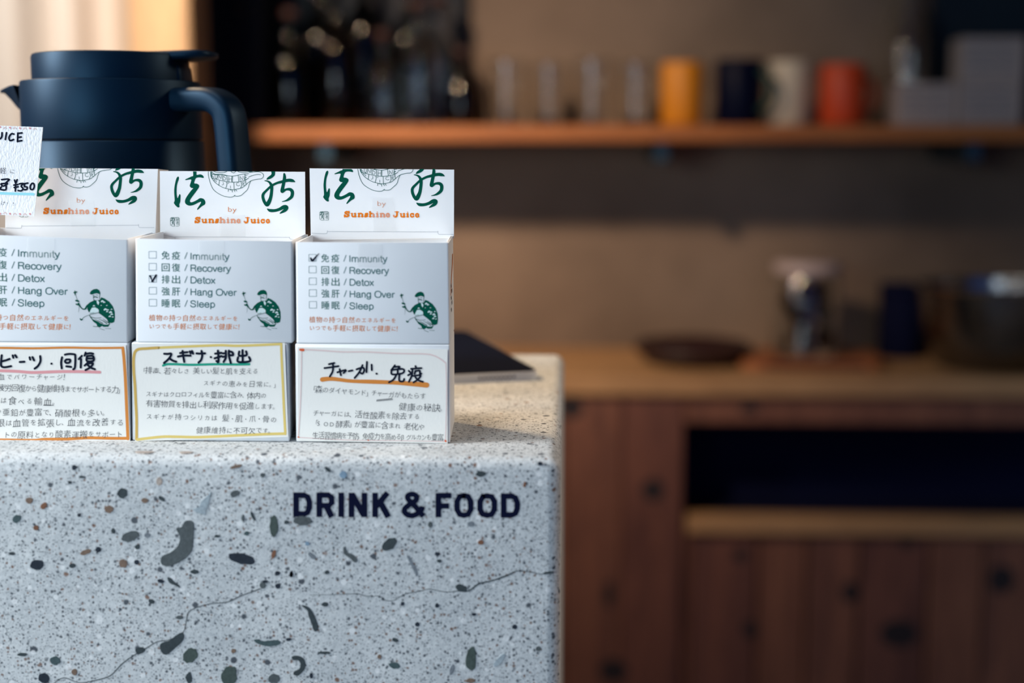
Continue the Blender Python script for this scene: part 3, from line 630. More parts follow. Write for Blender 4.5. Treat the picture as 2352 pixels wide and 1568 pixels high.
    for L in [[(325,812),(360,806),(350,830),(325,838)], [(335,820),(370,815),(375,840),(350,850)], [(322,850),(345,845),(362,862),(350,885)], [(378,805),(376,915)], [(390,810),(435,812),(432,835),(395,838)], [(395,850),(412,845),(410,905)], [(425,845),(430,905)], [(340,870),(360,880),(370,905)], [(350,858),(345,900),(330,905)], [(395,825),(430,826)], [(400,880),(430,872)]]: K(L, 4.2 if L[0][1] < 855 and L[0][0] < 370 else 2.8)
    I.build(parent, {'cal': ('calligraphy_print', 'green', 'green brush calligraphy'), 'cal2': ('calligraphy_print', 'green', 'green brush calligraphy'), 'jaw': ('jaw_print', 'green_line', 'line drawing of a grinning jaw with lettered teeth'),
                     'by': ('byline_lettering', 'text_orange'), 'sj': ('name_lettering', 'orange', 'bold orange slab lettering'), 'seal': ('seal_print', 'seal')})
    if tape:
        T = Ink(Y); T.poly('t', tape, 8); T.build(parent, {'t': ('tape', 'tape')})

LQ = [(-95, 537), (293, 550), (293, 783), (-93, 780)]
RQ = [(679, 556), (1030, 557), (1033, 787), (681, 782)]
LB = [(-97, 784), (294, 788), (300, 1017), (-97, 1020)]
MB = [(302, 786), (661, 788), (665, 1018), (304, 1018)]
RB = [(678, 789), (1033, 791), (1034, 1022), (680, 1019)]
def mean_z(q, i, j): return (at_y(*q[i], YB0).z + at_y(*q[j], YB0).z) / 2

uppers = [
  ('white upper juice box left of the others, its display lid partly behind the price card', LQ, (12, 385, 361, 388, 355, 560, 12, 556), (-347.5, -21), 386.5, [(157, 460), (215, 462), (219, 520), (162, 520)], None),
  ('white upper juice box in the middle with the Detox box ticked', QM, (367, 392.5, 700.5, 394.5, 701.5, 566, 368, 558), (0, 0), 393.5, [(505, 493), (562, 493), (562, 544), (505, 543)], 2),
  ('white upper juice box on the right with the Immunity box ticked', RQ, (711, 386.5, 1043, 389.5, 1042.5, 547, 714, 551), (343, -13.5), 388, [(853, 454), (903, 453), (910, 531), (857, 531)], 0)]
lowers = [
  ('lower juice box on the left under a handwritten card with an orange border', LB), ('lower juice box in the middle under a handwritten card with a yellow border', MB),
  ('lower juice box on the right under a handwritten card with a pale pink border', RB)]
ztops = []
for n_, (lab, q) in enumerate(lowers):
    r = empty('juice_box', (0, 0, 0)); tag(r, lab, 'box', 'stacked white juice boxes')
    zt = mean_z(q, 0, 1); ztops.append(zt)
    closed_box(q, YB0, r, zt, (-.007, -.004, 0)[n_])   # backs skewed to hide lit sides and darken the gaps
for k, (lab, q, h, sh, clip, tape, chk) in enumerate(uppers):
    r = empty('juice_box', (0, 0, 0)); tag(r, lab, 'box', 'stacked white juice boxes')
    F, Bk = open_box(q, YB0, r, ztops[k] + 0.0001)
    front_print(r, q, chk)
    hq = [(h[0], h[1]), (h[2], h[3]), (h[4], h[5]), (h[6], h[7])]
    YH = YHD - 0.0022
    panel('display_lid', hq, YH, 0.0005, M['board'], r)
    header_print(r, sh[0], sh[1], clip, YH, tape)
    C = Ink(YH)                                          # tuck slots and creases of the lid
    x0, x1 = h[6], h[4]; yc = {0: 519, 1: 544.5, 2: 531.5}[k]
    t0, t1 = (40, -2) if k != 1 else (0, 16)
    if k == 1:
        C.stroke('c', [(x0 + 34, yc - 1), (x1 - 36, yc + 0.5)], 0.5); C.stroke('c', [(x1 - 37, yc), (x1 - 35, yc + 4), (x1 - 30, yc + 5), (x1 - 18, yc + 5.5)], 0.5)
        C.stroke('c', [(x0 + 1, yc - 6), (x0 + 34, yc), (x0 + 34, yc + 4)], 0.4, smooth=False)
    else:
        d = 1 if k == 2 else -2
        C.stroke('c', [(x0 + 38, yc), (x1 - 36, yc + d)], 0.5)
        C.stroke('c', [(x0 + 38, yc - 2), (x0 + 37, yc + 3), (x0 + 33, yc + 5), (x0 + 2, yc + 4)], 0.5)
        C.stroke('c', [(x1 - 37, yc + d - 2), (x1 - 36, yc + d + 4), (x1 - 30, yc + d + 5.5), (x1 - 1, yc + d + 5.5)], 0.5)
    C.build(r, {'c': ('crease', 'crease')})
    # side wing of the lid folded back, seen as a thin grey edge
    if k == 0:
        a = at_y(361, 388, YH); b = at_y(355, 545, YH)
        e = 0.02
        V = [a, b, b + Vector((0.0035, e, 0.0)), a + Vector((0.0008, e, -0.001))]
        V += [p + Vector((0.0004, 0, 0)) for p in V]
        mesh('side_wing', V, [[0, 1, 2, 3], [7, 6, 5, 4], [0, 4, 5, 1], [1, 5, 6, 2], [2, 6, 7, 3], [3, 7, 4, 0]], M['board'], r)
    # dust flaps folded outwards over the side walls
    for side in (0, 1):
        X = F[3 if side == 0 else 2].x; z = F[3 if side == 0 else 2].z; s = 1 if side == 0 else -1
        a_, b_ = X + s * .0009, X - .0024 + s * .0009
        P = [(a_, YB0 + .004, z - .012), (b_, YHD - .004, z - .012), (b_, YHD - .004, z + .0006), (a_, YB0 + .004, z + .0002)]
        V = [Vector(p) for p in P]; V += [p + Vector((s * .0005, 0, 0)) for p in V]
        mesh('dust_flap', V, [[0, 1, 2, 3], [7, 6, 5, 4], [0, 4, 5, 1], [1, 5, 6, 2], [2, 6, 7, 3], [3, 7, 4, 0]], M['board'], r)
    if True:                                              # print on the side wall
        V, Fc = [], []
        def sstroke(key, L):
            for (y0, z0, r0), (y1, z1, r1) in zip(L, L[1:]):
                n = len(V)
                for (yy, zz, rr, sg) in ((y0, z0, r0, -1), (y0, z0, r0, 1), (y1, z1, r1, 1), (y1, z1, r1, -1)):
                    V.append((F[2].x + 0.0003 - (yy + sg * rr - YB0) * .0026 / DEP, yy + sg * rr, zz))
                Fc.append([n, n + 1, n + 2, n + 3]); FM.append(key)
        FM = []
        zt = F[2].z; yb = YB0
        sstroke(0, [(yb + .050, zt - .010, .004), (yb + .045, zt - .016, .005), (yb + .030, zt - .024, .004), (yb + .020, zt - .032, .003)])
        for j in range(6): sstroke(1, [(yb + .026 + (j % 2) * .008, zt - .026 - j * .0035, .005), (yb + .030 + (j % 2) * .006, zt - .0285 - j * .0035, .004)])
        mesh('side_lettering', V, Fc, None, r, mats=[M['text_orange'], M['pen']], fm=FM)

# ---------------------------------------------------------------- handwritten cards
def curved_card(q, parent_name, label, col, drawer):
    r = empty(parent_name, (0, 0, 0)); tag(r, label, 'card', 'handwritten cards on the lower boxes')
    o = panel('card_sheet', q, YB0 - 0.0012, 0.0005, M['card'], r)
    drawer(r)
    return r
YC = YB0 - 0.0012
def zz(ox, oy=775, s=5.916): return lambda L: [(x / s + ox, y / s + oy) + ((r[0] / s,) if r else ()) for x, y, *r in L]
def card_left(r):
    Z = zz(0); I = Ink(YC)
    S = lambda key, L, w_, lay=0, sm=True: I.stroke(key, Z([(x, y, w_) for x, y in L]), layer=lay, smooth=sm)
    S('bd', [(-560,150),(0,140),(450,146),(900,136),(1300,142),(1668,138)], 15); S('bd', [(1668,140),(1685,300),(1705,600),(1722,1000),(1738,1375)], 21)
    S('bd', [(1738,1368),(1500,1368),(1200,1362),(900,1378),(600,1382),(450,1395),(0,1390),(-560,1395)], 20); S('bd', [(-560,150),(-565,700),(-560,1395)], 18)
    S('ul', [(-500,440),(0,450),(250,460),(450,474),(800,462),(1100,462),(1355,470)], 20)
    for L in [[(22,240),(14,320),(16,385),(60,403),(150,388)], [(25,322),(80,308),(130,290)], [(172,242),(180,275)], [(205,238),(225,268)], [(268,332),(330,328)], [(402,268),(410,300)], [(440,265),(462,310)], [(545,252),(548,320),(515,385),(470,422)],
              [(698,355),(700,355)], [(842,268),(830,340),(838,418)], [(882,232),(940,222),(1005,228),(1022,250),(1018,400),(995,430)], [(895,302),(882,325),(905,345),(945,335),(950,300),(900,298)], [(900,390),(965,398)],
              [(1112,248),(1070,292)], [(1100,292),(1096,408)], [(1162,205),(1150,245)], [(1165,222),(1225,212),(1265,220)], [(1182,252),(1180,318),(1268,315),(1262,252),(1185,252)], [(1188,284),(1262,284)], [(1200,335),(1150,380)],
              [(1190,352),(1262,350),(1225,405),(1162,440)], [(1190,372),(1235,410),(1288,430)]]: S('t', L, 15, 3)
    hd = lambda t, x0, x1, y0, y1, em: I.hand('w', t, x0 / 5.916, x1 / 5.916, y0 / 5.916 + 775, y1 / 5.916 + 775, em / 5.916, 3)
    hd('「食べる輸血でパワーチャージ！', -560, 935, 525, 540, 108); hd('疲労回復から健康維持までサポートする力」', -30, 1670, 680, 715, 118); hd('ビーツは食べる輸血。', -340, 790, 850, 880, 120)
    S('w', [(598,915),(725,920)], 4, 3); hd('鉄分や亜鉛が豊富で、硝酸根も多い。', -300, 1465, 1010, 1030, 118); hd('根は血管を拡張し、血流を改善する', -50, 1685, 1165, 1150, 118); hd('トの原料となり酸素運搬をサポート', 45, 1670, 1320, 1315, 116)
    I.build(r, {'bd': ('marker_border', 'mk_orange', 'orange marker border'), 'ul': ('underline', 'mk_pink', 'pink marker underline'), 't': ('title_lettering', 'black'), 'w': ('handwriting', 'pen')})
def card_mid(r):
    Z = zz(290, 775, 5.918); I = Ink(YC)
    S = lambda key, L, w_, lay=0, sm=True: I.stroke(key, Z([(x, y, w_) for x, y in L]), layer=lay, smooth=sm)
    S('bd', [(440,138),(800,122),(1100,110),(1300,104),(1500,112),(1800,102),(2108,88)], 17); S('bd', [(2105,88),(2112,300),(2132,700),(2145,1000),(2162,1310)], 17)
    S('bd', [(2160,1305),(1900,1312),(1500,1330),(1000,1352),(700,1348),(480,1348),(150,1385)], 18); S('b2', [(140,1380),(140,1100),(130,900),(118,650),(102,450),(104,250),(150,165),(280,148),(440,138)], 19)
    S('ul', [(500,380),(560,362),(680,362),(900,370),(1200,362),(1500,365),(1672,362)], 16)
    for L in [[(515,220),(560,222),(608,218),(600,255),(560,305),(512,345)], [(582,280),(630,312),(678,328)], [(732,210),(830,198)], [(702,258),(780,245),(872,246)], [(765,182),(775,260),(788,330)], [(862,188),(875,215)], [(892,182),(908,218)],
              [(955,215),(1010,218),(1070,214)], [(1022,182),(1032,240),(1015,305),(982,338)], [(1148,265),(1150,266)], [(1208,218),(1295,208)], [(1245,178),(1252,260),(1250,332),(1225,318)], [(1200,282),(1295,252)], [(1352,180),(1352,270),(1322,330)],
              [(1315,215),(1345,212)], [(1312,262),(1345,255)], [(1395,178),(1395,250),(1420,345)], [(1400,188),(1440,200),(1450,238),(1408,240)], [(1580,172),(1582,330)], [(1535,190),(1535,245),(1630,240),(1628,188)], [(1518,268),(1522,330),(1675,322),(1668,265)]]: S('t', L, 15.5, 3)
    hd = lambda t, x0, x1, y0, y1, em: I.hand('w', t, x0 / 5.918 + 290, x1 / 5.918 + 290, y0 / 5.918 + 775, y1 / 5.918 + 775, em / 5.918, 3)
    hd('「排毒、若々しさ 美しい髪と肌を支える', 195, 1795, 450, 460, 108); hd('スギナの恵みを日常に。」', 1040, 2070, 615, 645, 100); hd('スギナはクロロフィルを豊富に含み、体内の', 262, 1905, 765, 790, 106)
    hd('有害物質を排出し利尿作用を促進します。', 265, 2060, 900, 940, 110); hd('スギナが持つシリカは 髪・肌・爪・骨の', 262, 2050, 1075, 1115, 106); hd('健康維持に不可欠です。', 945, 2000, 1258, 1265, 108)
    I.build(r, {'bd': ('marker_border', 'mk_yellow', 'yellow marker border'), 'b2': ('marker_border', 'mk_ochre'), 'ul': ('underline', 'mk_green', 'green marker underline'), 't': ('title_lettering', 'black'), 'w': ('handwriting', 'pen')})
def card_right(r):
    Z = zz(670, 775, 5.918); I = Ink(YC)
    S = lambda key, L, w_, lay=0, sm=True: I.stroke(key, Z([(x, y, w_) for x, y in L]), layer=lay, smooth=sm)
    S('bd', [(130,160),(400,175),(700,195),(1000,195),(1400,215),(1800,222),(1930,245),(2020,290),(2092,345)], 9); S('bd', [(2095,345),(2105,700),(2098,1100),(2090,1405)], 6)
    S('bd', [(135,170),(130,500),(118,900),(90,1350)], 7); S('bd', [(90,1355),(500,1380),(900,1395),(1400,1400),(2090,1412)], 6)
    I.stroke('rd', Z([(118,165,17),(155,168,20)]), layer=1); I.stroke('rd', Z([(85,1352,8),(100,1355,8)]), layer=1); I.stroke('rd', Z([(1038,1395,8),(1045,1396,8)]), layer=1); I.stroke('rd', Z([(2088,1400,12),(2095,1410,12)]), layer=1)
    I.stroke('ul', Z([(415,570,32),(550,560,28),(800,590,24),(1100,600,28),(1400,612,27),(1650,630,32),(1835,645,36)]))
    for L in [[(578,345),(505,362)], [(445,415),(540,402),(635,388)], [(560,352),(558,450),(518,528)], [(620,472),(735,440),(705,482)], [(652,430),(668,512)], [(775,456),(825,446)], [(880,432),(965,408),(985,445),(962,490),(935,480)], [(962,375),(918,470),(855,548)],
              [(1022,330),(1015,470)], [(1085,368),(1088,442)], [(1150,490),(1158,492)], [(1402,378),(1352,442)], [(1398,400),(1465,395),(1442,430)], [(1358,440),(1366,500),(1508,482),(1512,428),(1362,440)], [(1440,432),(1440,488)], [(1425,498),(1385,568),(1322,608)],
              [(1465,490),(1462,585),(1515,592),(1528,562)], [(1682,388),(1692,412)], [(1622,425),(1762,415)], [(1642,425),(1632,515),(1592,600)], [(1590,452),(1612,472)], [(1582,512),(1618,492)], [(1682,452),(1670,492)], [(1684,455),(1738,450),(1742,488),(1762,490)], [(1652,522),(1752,512),(1712,570),(1655,608)], [(1682,542),(1725,582),(1782,600)]]: S('t', L, 13.5, 3)
    hd = lambda t, x0, x1, y0, y1, em: I.hand('w', t, x0 / 5.918 + 670, x1 / 5.918 + 670, y0 / 5.918 + 775, y1 / 5.918 + 775, em / 5.918, 3)
    hd('「森のダイヤモンド」チャーガがもたらす', 255, 1825, 700, 805, 112); hd('健康の秘訣。', 1450, 2095, 935, 965, 125); hd('チャーガには、活性酸素を除去する', 285, 1745, 1025, 1080, 112)
    hd('「SOD酵素」が豊富に含まれ 老化や', 285, 1805, 1165, 1215, 112); hd('生活習慣病を予防。免疫力を高めるβグルカンも豊富。', 282, 2110, 1330, 1365, 112)
    S('w', [(1152,862),(1370,842)], 4, 3); S('w', [(1156,848),(1365,828)], 4, 3)
    I.build(r, {'bd': ('marker_border', 'mk_pale', 'pale pink marker border'), 'rd': ('marker_dot', 'mk_red'), 'ul': ('underline', 'mk_orange', 'orange marker underline'), 't': ('title_lettering', 'black'), 'w': ('handwriting', 'pen')})
curved_card([(-95, 792), (289, 793), (299, 1013), (-95, 1015)], 'handwritten_card', 'handwritten card with orange border and pink underline taped to the left lower box', 0, card_left)
curved_card([(303, 789), (654, 787.5), (662, 1003), (310, 1013)], 'handwritten_card', 'handwritten card with yellow border and green underline taped to the middle lower box', 0, card_mid)
curved_card([(684, 797), (1028, 803), (1028, 1018), (683, 1012)], 'handwritten_card', 'handwritten card with pale pink border and orange underline taped to the right lower box', 0, card_right)

# ---------------------------------------------------------------- price card
YP = 0.838
pc = empty('price_card', (0, 0, 0)); tag(pc, 'white textured price card marked 350 yen at the left edge before the flask', 'card')
panel('card_sheet', [(-150, 283), (98.5, 292), (79, 496.5), (-160, 487)], YP, 0.0006, M['price'], pc)
I = Ink(YP); Zp = lambda L: [(x / 5.406, y / 5.406 + 270) + ((r[0] / 5.406,) if r else ()) for x, y, *r in L]
S = lambda key, L, w_, lay=0, sm=True: I.stroke(key, Zp([(x, y, w_) for x, y in L]), layer=lay, smooth=sm)
for L in [[(25,188),(22,235),(0,262),(-40,262),(-60,240),(-62,185)], [(-110,180),(-100,250),(-140,270),(-170,240)], [(80,188),(66,272)], [(172,205),(140,202),(112,245),(125,285),(168,272)], [(222,192),(216,298)], [(225,195),(272,190)], [(220,248),(262,240)], [(218,295),(270,285)]]: S('t', L, 11, 3)
for L in [[(20,770),(110,765),(60,820),(115,770)], [(15,820),(90,815)], [(10,825),(40,850),(90,822)], [(15,860),(5,890),(70,895),(75,845)], [(180,775),(195,810),(212,770)], [(195,810),(190,912)], [(172,838),(222,830)], [(175,868),(225,858)],
          [(240,822),(290,818),(262,850),(285,880),(265,908),(225,905)], [(305,820),(345,812)], [(308,822),(302,855),(335,862),(332,890),(300,895)], [(395,818),(375,850),(380,888),(410,890),(425,850),(415,818),(395,816)]]: S('t', L, 10.5, 3)
I.hand('w', 'お手軽に', -260 / 5.406, 205 / 5.406, 640 / 5.406 + 270, 672 / 5.406 + 270, 88 / 5.406, 3)
I.hand('w', '注ぐだけ!!', -240 / 5.406, 225 / 5.406, 1050 / 5.406 + 270, 1068 / 5.406 + 270, 80 / 5.406, 3)
S('ul', [(-500,915),(0,938),(200,945),(415,950)], 16)
rnd = random.Random(3)
for y0, y1, c in ((92, 142, 1), (1165, 1200, 1)):
    for i in range(17):
        x = -560 + i * 62; y = y0 + (y1 - y0) * (x + 560) / 1060 + rnd.uniform(-8, 8)
        if x > 500 or (y0 > 500 and x > 400): continue
        if i % 2: S('d1', [(x, y), (x + 6, y + 4)], 11)
        else: S('d2', [(x - 16, y + 8), (x - 8, y - 6), (x + 8, y - 6), (x + 18, y + 8)], 6)
I.build(pc, {'t': ('price_lettering', 'black'), 'w': ('handwriting', 'pen'), 'ul': ('underline', 'mk_blue', 'pale blue marker underline'), 'd1': ('marker_dot', 'mk_pink'), 'd2': ('marker_border', 'mk_pale')})
# thin stick that carries the card, standing in the left box
a = at_y(-70, 400, YP + 0.0016)
box('stick', a.x - .0015, a.x + .0015, YP + .0007, YP + .0025, ztops[0] + .0012, a.z + .015, wood('pale_stick', (0.5, 0.36, 0.2), (0.6, 0.45, 0.28)), pc)

# ================================================================= THERMAL JUG
JY = 0.965
def jx(px): return at_y(px, 250, JY).x
def jz(py, px=250): return at_y(px, py, JY).z
jc = (jx(258) , JY)
rad = (jx(460) - jx(47)) / 2 * .962
jug = empty('thermal_jug', (jc[0], jc[1], CT)); tag(jug, 'dark navy matte thermal coffee jug behind the juice boxes', 'jug')
def J(z): return z - CT
zr, zs, zlt = jz(188), jz(322), jz(126)
rl = (jx(431) - jx(74)) / 2 * .962
lathe('jug_body', [(0, 0.0002), (rad * 1.02, 0.0002), (rad * 1.05, 0.003), (rad * 1.05, 0.10), (rad * 1.012, J(zs) - 0.0012), (rad * 1.0, J(zs) - 0.0004)] + [(rad * .97, J(zs) - .0002)], M['jug'], jug, 96)
lathe('seam', [(rad * .97, J(zs) - .0012), (rad * .975, J(zs) + .0012)], M['jug_dark'], jug, 64)
sharp(lathe('collar', [(rad * .96, J(zs) + .0003), (rad * .998, J(zs) + .0006), (rad * 1.003, J(zs) + .0016), (rad * .998, J(zr) - .0018), (rad * .99, J(zr) - .0004), (rad * .97, J(zr)), (rl * .9, J(zr))], M['jug'], jug, 96), 40)
sharp(lathe('lid', [(rl * 1.0, J(zr) - .001), (rl * 1.0, J(zlt) - .0025), (rl * .985, J(zlt) - .0006), (rl * .96, J(zlt)), (0, J(zlt) + .0005)], M['jug'], jug, 96), 40)
# thumb lever: thin paddle rising to the right, and the hinge block under it
def W2J(p): return (p[0] - jc[0], p[1] - jc[1], p[2] - CT)
def loft(name, secs, m, parent, smooth=True, cap=True, ang=40):
    """secs: list of closed rings with equal vertex count (jug-local points)"""
    bm = bmesh.new(); R = [[bm.verts.new(p) for p in s] for s in secs]; n = len(R[0])
    for a_, b_ in zip(R, R[1:]):
        for i in range(n): bm.faces.new((a_[i], a_[(i + 1) % n], b_[(i + 1) % n], b_[i]))
    if cap: bm.faces.new(R[0][::-1]); bm.faces.new(R[-1])
    o = from_bm(name, bm, m, parent, smooth); return sharp(o, ang)
def rrect(hw_, hh, r, n=4):
    P = []
    for cx, cy, a0 in ((hw_ - r, hh - r, 0), (-hw_ + r, hh - r, 90), (-hw_ + r, -hh + r, 180), (hw_ - r, -hh + r, 270)):
        for i in range(n): a_ = radians(a0 + 90 * i / (n - 1)); P.append((cx + r * cos(a_), cy + r * sin(a_)))
    return P
secs = []
LV = [(310, 121.5, 137, .020), (370, 121.5, 143, .0205), (400, 120.5, 150, .021), (440, 119, 147, .021), (470, 118.2, 143, .020), (488, 118.5, 140, .0165), (496, 120.5, 138, .011), (500, 125, 134, .004)]
for px, yt, yb, hwid in LV:
    x = jx(px) - jc[0]; zt = J(jz(yt, px)); zb = J(jz(yb, px)); hh = (zt - zb) / 2 * .72; zc_ = zt - hh
    secs.append([(x, u, zc_ + v) for u, v in rrect(hwid, hh, min(hh * .9, hwid * .9))])
loft('thumb_lever', secs, M['jug'], jug)
P = [(378, 140), (425, 150), (431, 196), (370, 198)]
bm = bmesh.new()
V = [Vector(W2J(at_y(x, y, JY))) for x, y in (P[3], P[2], P[1], P[0])]
hexa(bm, [v + Vector((0, -.015, 0)) for v in V] + [v + Vector((0, .015, 0)) for v in V])
bmesh.ops.bevel(bm, geom=bm.edges[:], offset=0.0025, segments=3, profile=.5, affect='EDGES')
sharp(from_bm('lever_hinge', bm, M['jug'], jug, True), 50)
# handle: rounded rectangular bar swept from the collar out and down
HP = [(350, 232), (390, 232), (440, 232), (490, 232), (515, 240), (534, 258), (541, 285), (545, 330), (549, 390), (553, 470), (556, 560), (545, 640), (520, 680), (470, 700), (440, 702)]
pts = catmull([((jx(x + 20) - jc[0]) / cos(radians(24)), J(jz(y, x))) for x, y in HP], 4)
ang = radians(-24)                                        # the handle points a little towards the camera
secs = []
for i, (x, z) in enumerate(pts):
    a_ = pts[max(i - 1, 0)]; b_ = pts[min(i + 1, len(pts) - 1)]
    t = Vector((b_[0] - a_[0], 0, b_[1] - a_[1])).normalized(); nrm = Vector((-t.z, 0, t.x))
    ring = []
    for u, v in rrect(.0078, .0112, .005):
        p = Vector((x, 0, z)) + nrm * u + Vector((0, v, 0))
        q = Vector((p.x * cos(ang) - p.y * sin(ang), p.x * sin(ang) + p.y * cos(ang), p.z)); ring.append(q)
    secs.append(ring)
loft('handle', secs, M['jug'], jug)
# spout
sp = [(62, 198, 262, .022), (46, 200, 247, .018), (30, 203, 229, .012), (14, 206, 214.5, .006), (5, 208.5, 214, .002)]
secs = []
for px, yt, yb, hwid in sp:
    x = jx(px) - jc[0]; zt = J(jz(yt, px)); zb = J(jz(yb, px))
    secs.append([(x, -hwid, zt), (x, -hwid, zt - .0012), (x, -hwid * .3, zb), (x, hwid * .3, zb), (x, hwid, zt - .0012), (x, hwid, zt)])
loft('spout', secs, M['jug'], jug, ang=30)

# ================================================================= TABLET ON THE COUNTER
M['glassblk'] = mat('black_screen_glass', (0.004, 0.006, 0.014), 0.6, spec=0.03)
M['alu'] = mat('silver_metal', (0.66, 0.67, 0.68), 0.4, metal=0.15)
M['alu_dark'] = mat('grille_dark', (0.12, 0.12, 0.13), 0.5)
tp = at_z(1240, 872, CT)
tab = empty('tablet', (tp.x, tp.y, CT + 0.0001), radians(17)); tag(tab, 'black screened tablet with a silver edge lying on the counter beside the boxes', 'tablet')
def rbox(name, x0, x1, y0, y1, z0, z1, r, m, parent):
    ring = [((x0 + x1) / 2 + u, (y0 + y1) / 2 + v) for u, v in rrect((x1 - x0) / 2, (y1 - y0) / 2, r, 6)]
    bm = bmesh.new(); B_ = [bm.verts.new((x, y, z0)) for x, y in ring]; T_ = [bm.verts.new((x, y, z1)) for x, y in ring]
    n = len(ring)
    for i in range(n): bm.faces.new((B_[i], B_[(i + 1) % n], T_[(i + 1) % n], T_[i]))
    bm.faces.new(B_[::-1]); bm.faces.new(T_)
    return from_bm(name, bm, m, parent)
rbox('case', -.168, 0, 0, .240, 0, .0062, .009, M['alu'], tab)
rbox('screen', -.1665, -.0015, .0015, .2385, .0062, .0070, .008, M['glassblk'], tab)
for k in range(9):
    x = -.046 + k * .0032; box('speaker_hole', x, x + .0016, -.0003, .0005, .0022, .0042, M['alu_dark'], tab)

# ================================================================= KITCHEN COUNTER (background)
KY = 2.45; KZ = at_y(1500, 862, KY).z
M['pine'] = wood('honey_pine', (0.42, 0.23, 0.10), (0.54, 0.32, 0.15), False)
pinecols = [((0.13, 0.054, 0.038), (0.24, 0.100, 0.060)), ((0.115, 0.046, 0.035), (0.205, 0.082, 0.053)), ((0.165, 0.066, 0.041), (0.27, 0.115, 0.066))]
for i, (a, b) in enumerate(pinecols): M['pl%d' % i] = wood('cedar_plank_%d' % i, a, b, True, offs=i * 3.1)
M['knot'] = mat('dark_knot', (0.018, 0.013, 0.016), 0.7)
M['void'] = mat('navy_slot_shade_and_canister', (0.003, 0.006, 0.034), 0.8, spec=0.15)  # navy holds the shade of the cabinet opening; also colours the canister
def kx(px, Y=KY): return at_y(px, 900, Y).x
def kz(py, Y=KY): return at_y(1700, py, Y).z
kit = empty('kitchen_cabinet', (kx(1700), KY, 0)); tag(kit, 'reddish cedar plank kitchen cabinet with a dark open shelf slot', 'cabinet')
K0 = Vector(kit.location)
def kb(name, x0, x1, y0, y1, z0, z1, m, parent=kit, bev=0.002): return box(name, x0 - K0.x, x1 - K0.x, y0 - K0.y, y1 - K0.y, z0, z1, m, parent, bev, 1)
X0 = kx(880); X1 = 2.30; YW = RY1 - 0.001
ztop_cab = kz(908)
wt = empty('worktop', (K0.x, KY, ztop_cab)); tag(wt, 'honey coloured thick wooden worktop on the cedar kitchen cabinet', 'worktop')
for j in range(3):
    y0 = KY - .012 + j * (YW - KY + .012) / 3
    box('board', X0 - .02 - K0.x, X1 - K0.x, y0 - KY, y0 + (YW - KY + .012) / 3 - .0006 - KY, .0003, KZ - ztop_cab, M['pine'], wt, .003, 2)
xo = kx(1574); zo1 = kz(973); zo0 = kz(1184); zl = kz(1224)
edges = [880, 1015, 1150, 1298, 1432, 1574]
for j, (a, b) in enumerate(zip(edges, edges[1:])):
    p = kb('plank', kx(a), kx(b) - .0015, KY, KY + .02, .06, ztop_cab, M['pl%d' % (j % 3)])
kb('rail', xo + .0005, X1, KY + .001, KY + .02, zo1, ztop_cab, M['pl2'])
kb('slot_shade_back', xo, X1, KY + .16, KY + .17, zo0 - .02, ztop_cab - .001, M['void'])  # back of the opening, its shade put into the navy colour
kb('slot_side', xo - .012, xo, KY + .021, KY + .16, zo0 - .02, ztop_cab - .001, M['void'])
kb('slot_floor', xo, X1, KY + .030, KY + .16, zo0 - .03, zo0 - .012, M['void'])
kb('ledge', xo + .006, X1, KY - .010, KY + .028, zl, zo0, M['pine'])
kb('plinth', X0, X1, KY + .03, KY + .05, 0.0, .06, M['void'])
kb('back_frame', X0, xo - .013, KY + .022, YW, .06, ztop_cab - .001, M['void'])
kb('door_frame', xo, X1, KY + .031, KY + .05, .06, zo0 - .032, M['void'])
de = [1597, 1752, 1868, 1990, 2152, 2282, 2420, 2560, 2700, 2860, 3020]
door = []
for j, (a, b) in enumerate(zip(de, de[1:])):
    kb('plank', kx(a) + .002, min(kx(b), X1) - .0025, KY + .004 + (j % 2) * .002, KY + .024, .06, zl - .0005, M['pl%d' % ((j + 1) % 3)])
kb('stile', xo + .001, kx(1597), KY + .010, KY + .026, .06, zl - .001, M['pl0'])
def knot(px, py, rx, ry, Y=KY):
    n = 14; c = at_y(px, py, Y - .0004); V = []
    for i in range(n): V.append((c.x - K0.x + rx * cos(2 * pi * i / n), Y - .0004 - K0.y, c.z + ry * sin(2 * pi * i / n)))
    V += [(x, y + .003, z) for x, y, z in V]
    mesh('knot', V, [list(range(n))] + [[i, i + n, (i + 1) % n + n, (i + 1) % n] for i in range(n)], M['knot'], kit)
for a in [(1500,1125,.020,.020),(1312,937,.022,.018),(1408,1540,.026,.022),(1398,1365,.009,.024),(1722,938,.016,.010)]: knot(*a)
for a in [(1952,1360,.014,.020,KY+.004),(2065,1455,.034,.026,KY+.006),(2300,1330,.024,.026,KY+.006),(1722,1445,.014,.016,KY+.004),(1700,1275,.014,.012,KY+.004),(2085,1245,.013,.012,KY+.006)]: knot(*a)

# things on the worktop
OY = 2.60
def ox(px, Y=OY): return at_y(px, 800, Y).x
def oz(py, Y=OY): return at_y(1900, py, Y).z
M['darkwood'] = wood('dark_lacquer', (0.025, 0.012, 0.012), (0.06, 0.022, 0.018), False)
tray = empty('serving_plate', (ox(1590), OY, KZ + .0004)); tag(tray, 'dark reddish brown round plate lying on the wooden worktop', 'plate')
sharp(lathe('plate_disc', [(0, .004), (.055, .004), (.085, .014), (.104, .030), (.107, .031), (.108, .028), (.090, .010), (.060, 0), (0, 0)], M['darkwood'], tray, 40), 60)
lathe('stacked_plate', [(0, .012), (.055, .012), (.085, .022), (.100, .037), (.103, .038), (.104, .035), (.090, .018), (.060, .008), (0, .008)], mat('dark_brown_glaze', (0.03, 0.012, 0.012), .35), tray, 40)
cb = empty('cutting_board', (ox(1855), OY, KZ + .0004)); tag(cb, 'small orange brown wooden board under the glass jar', 'board')
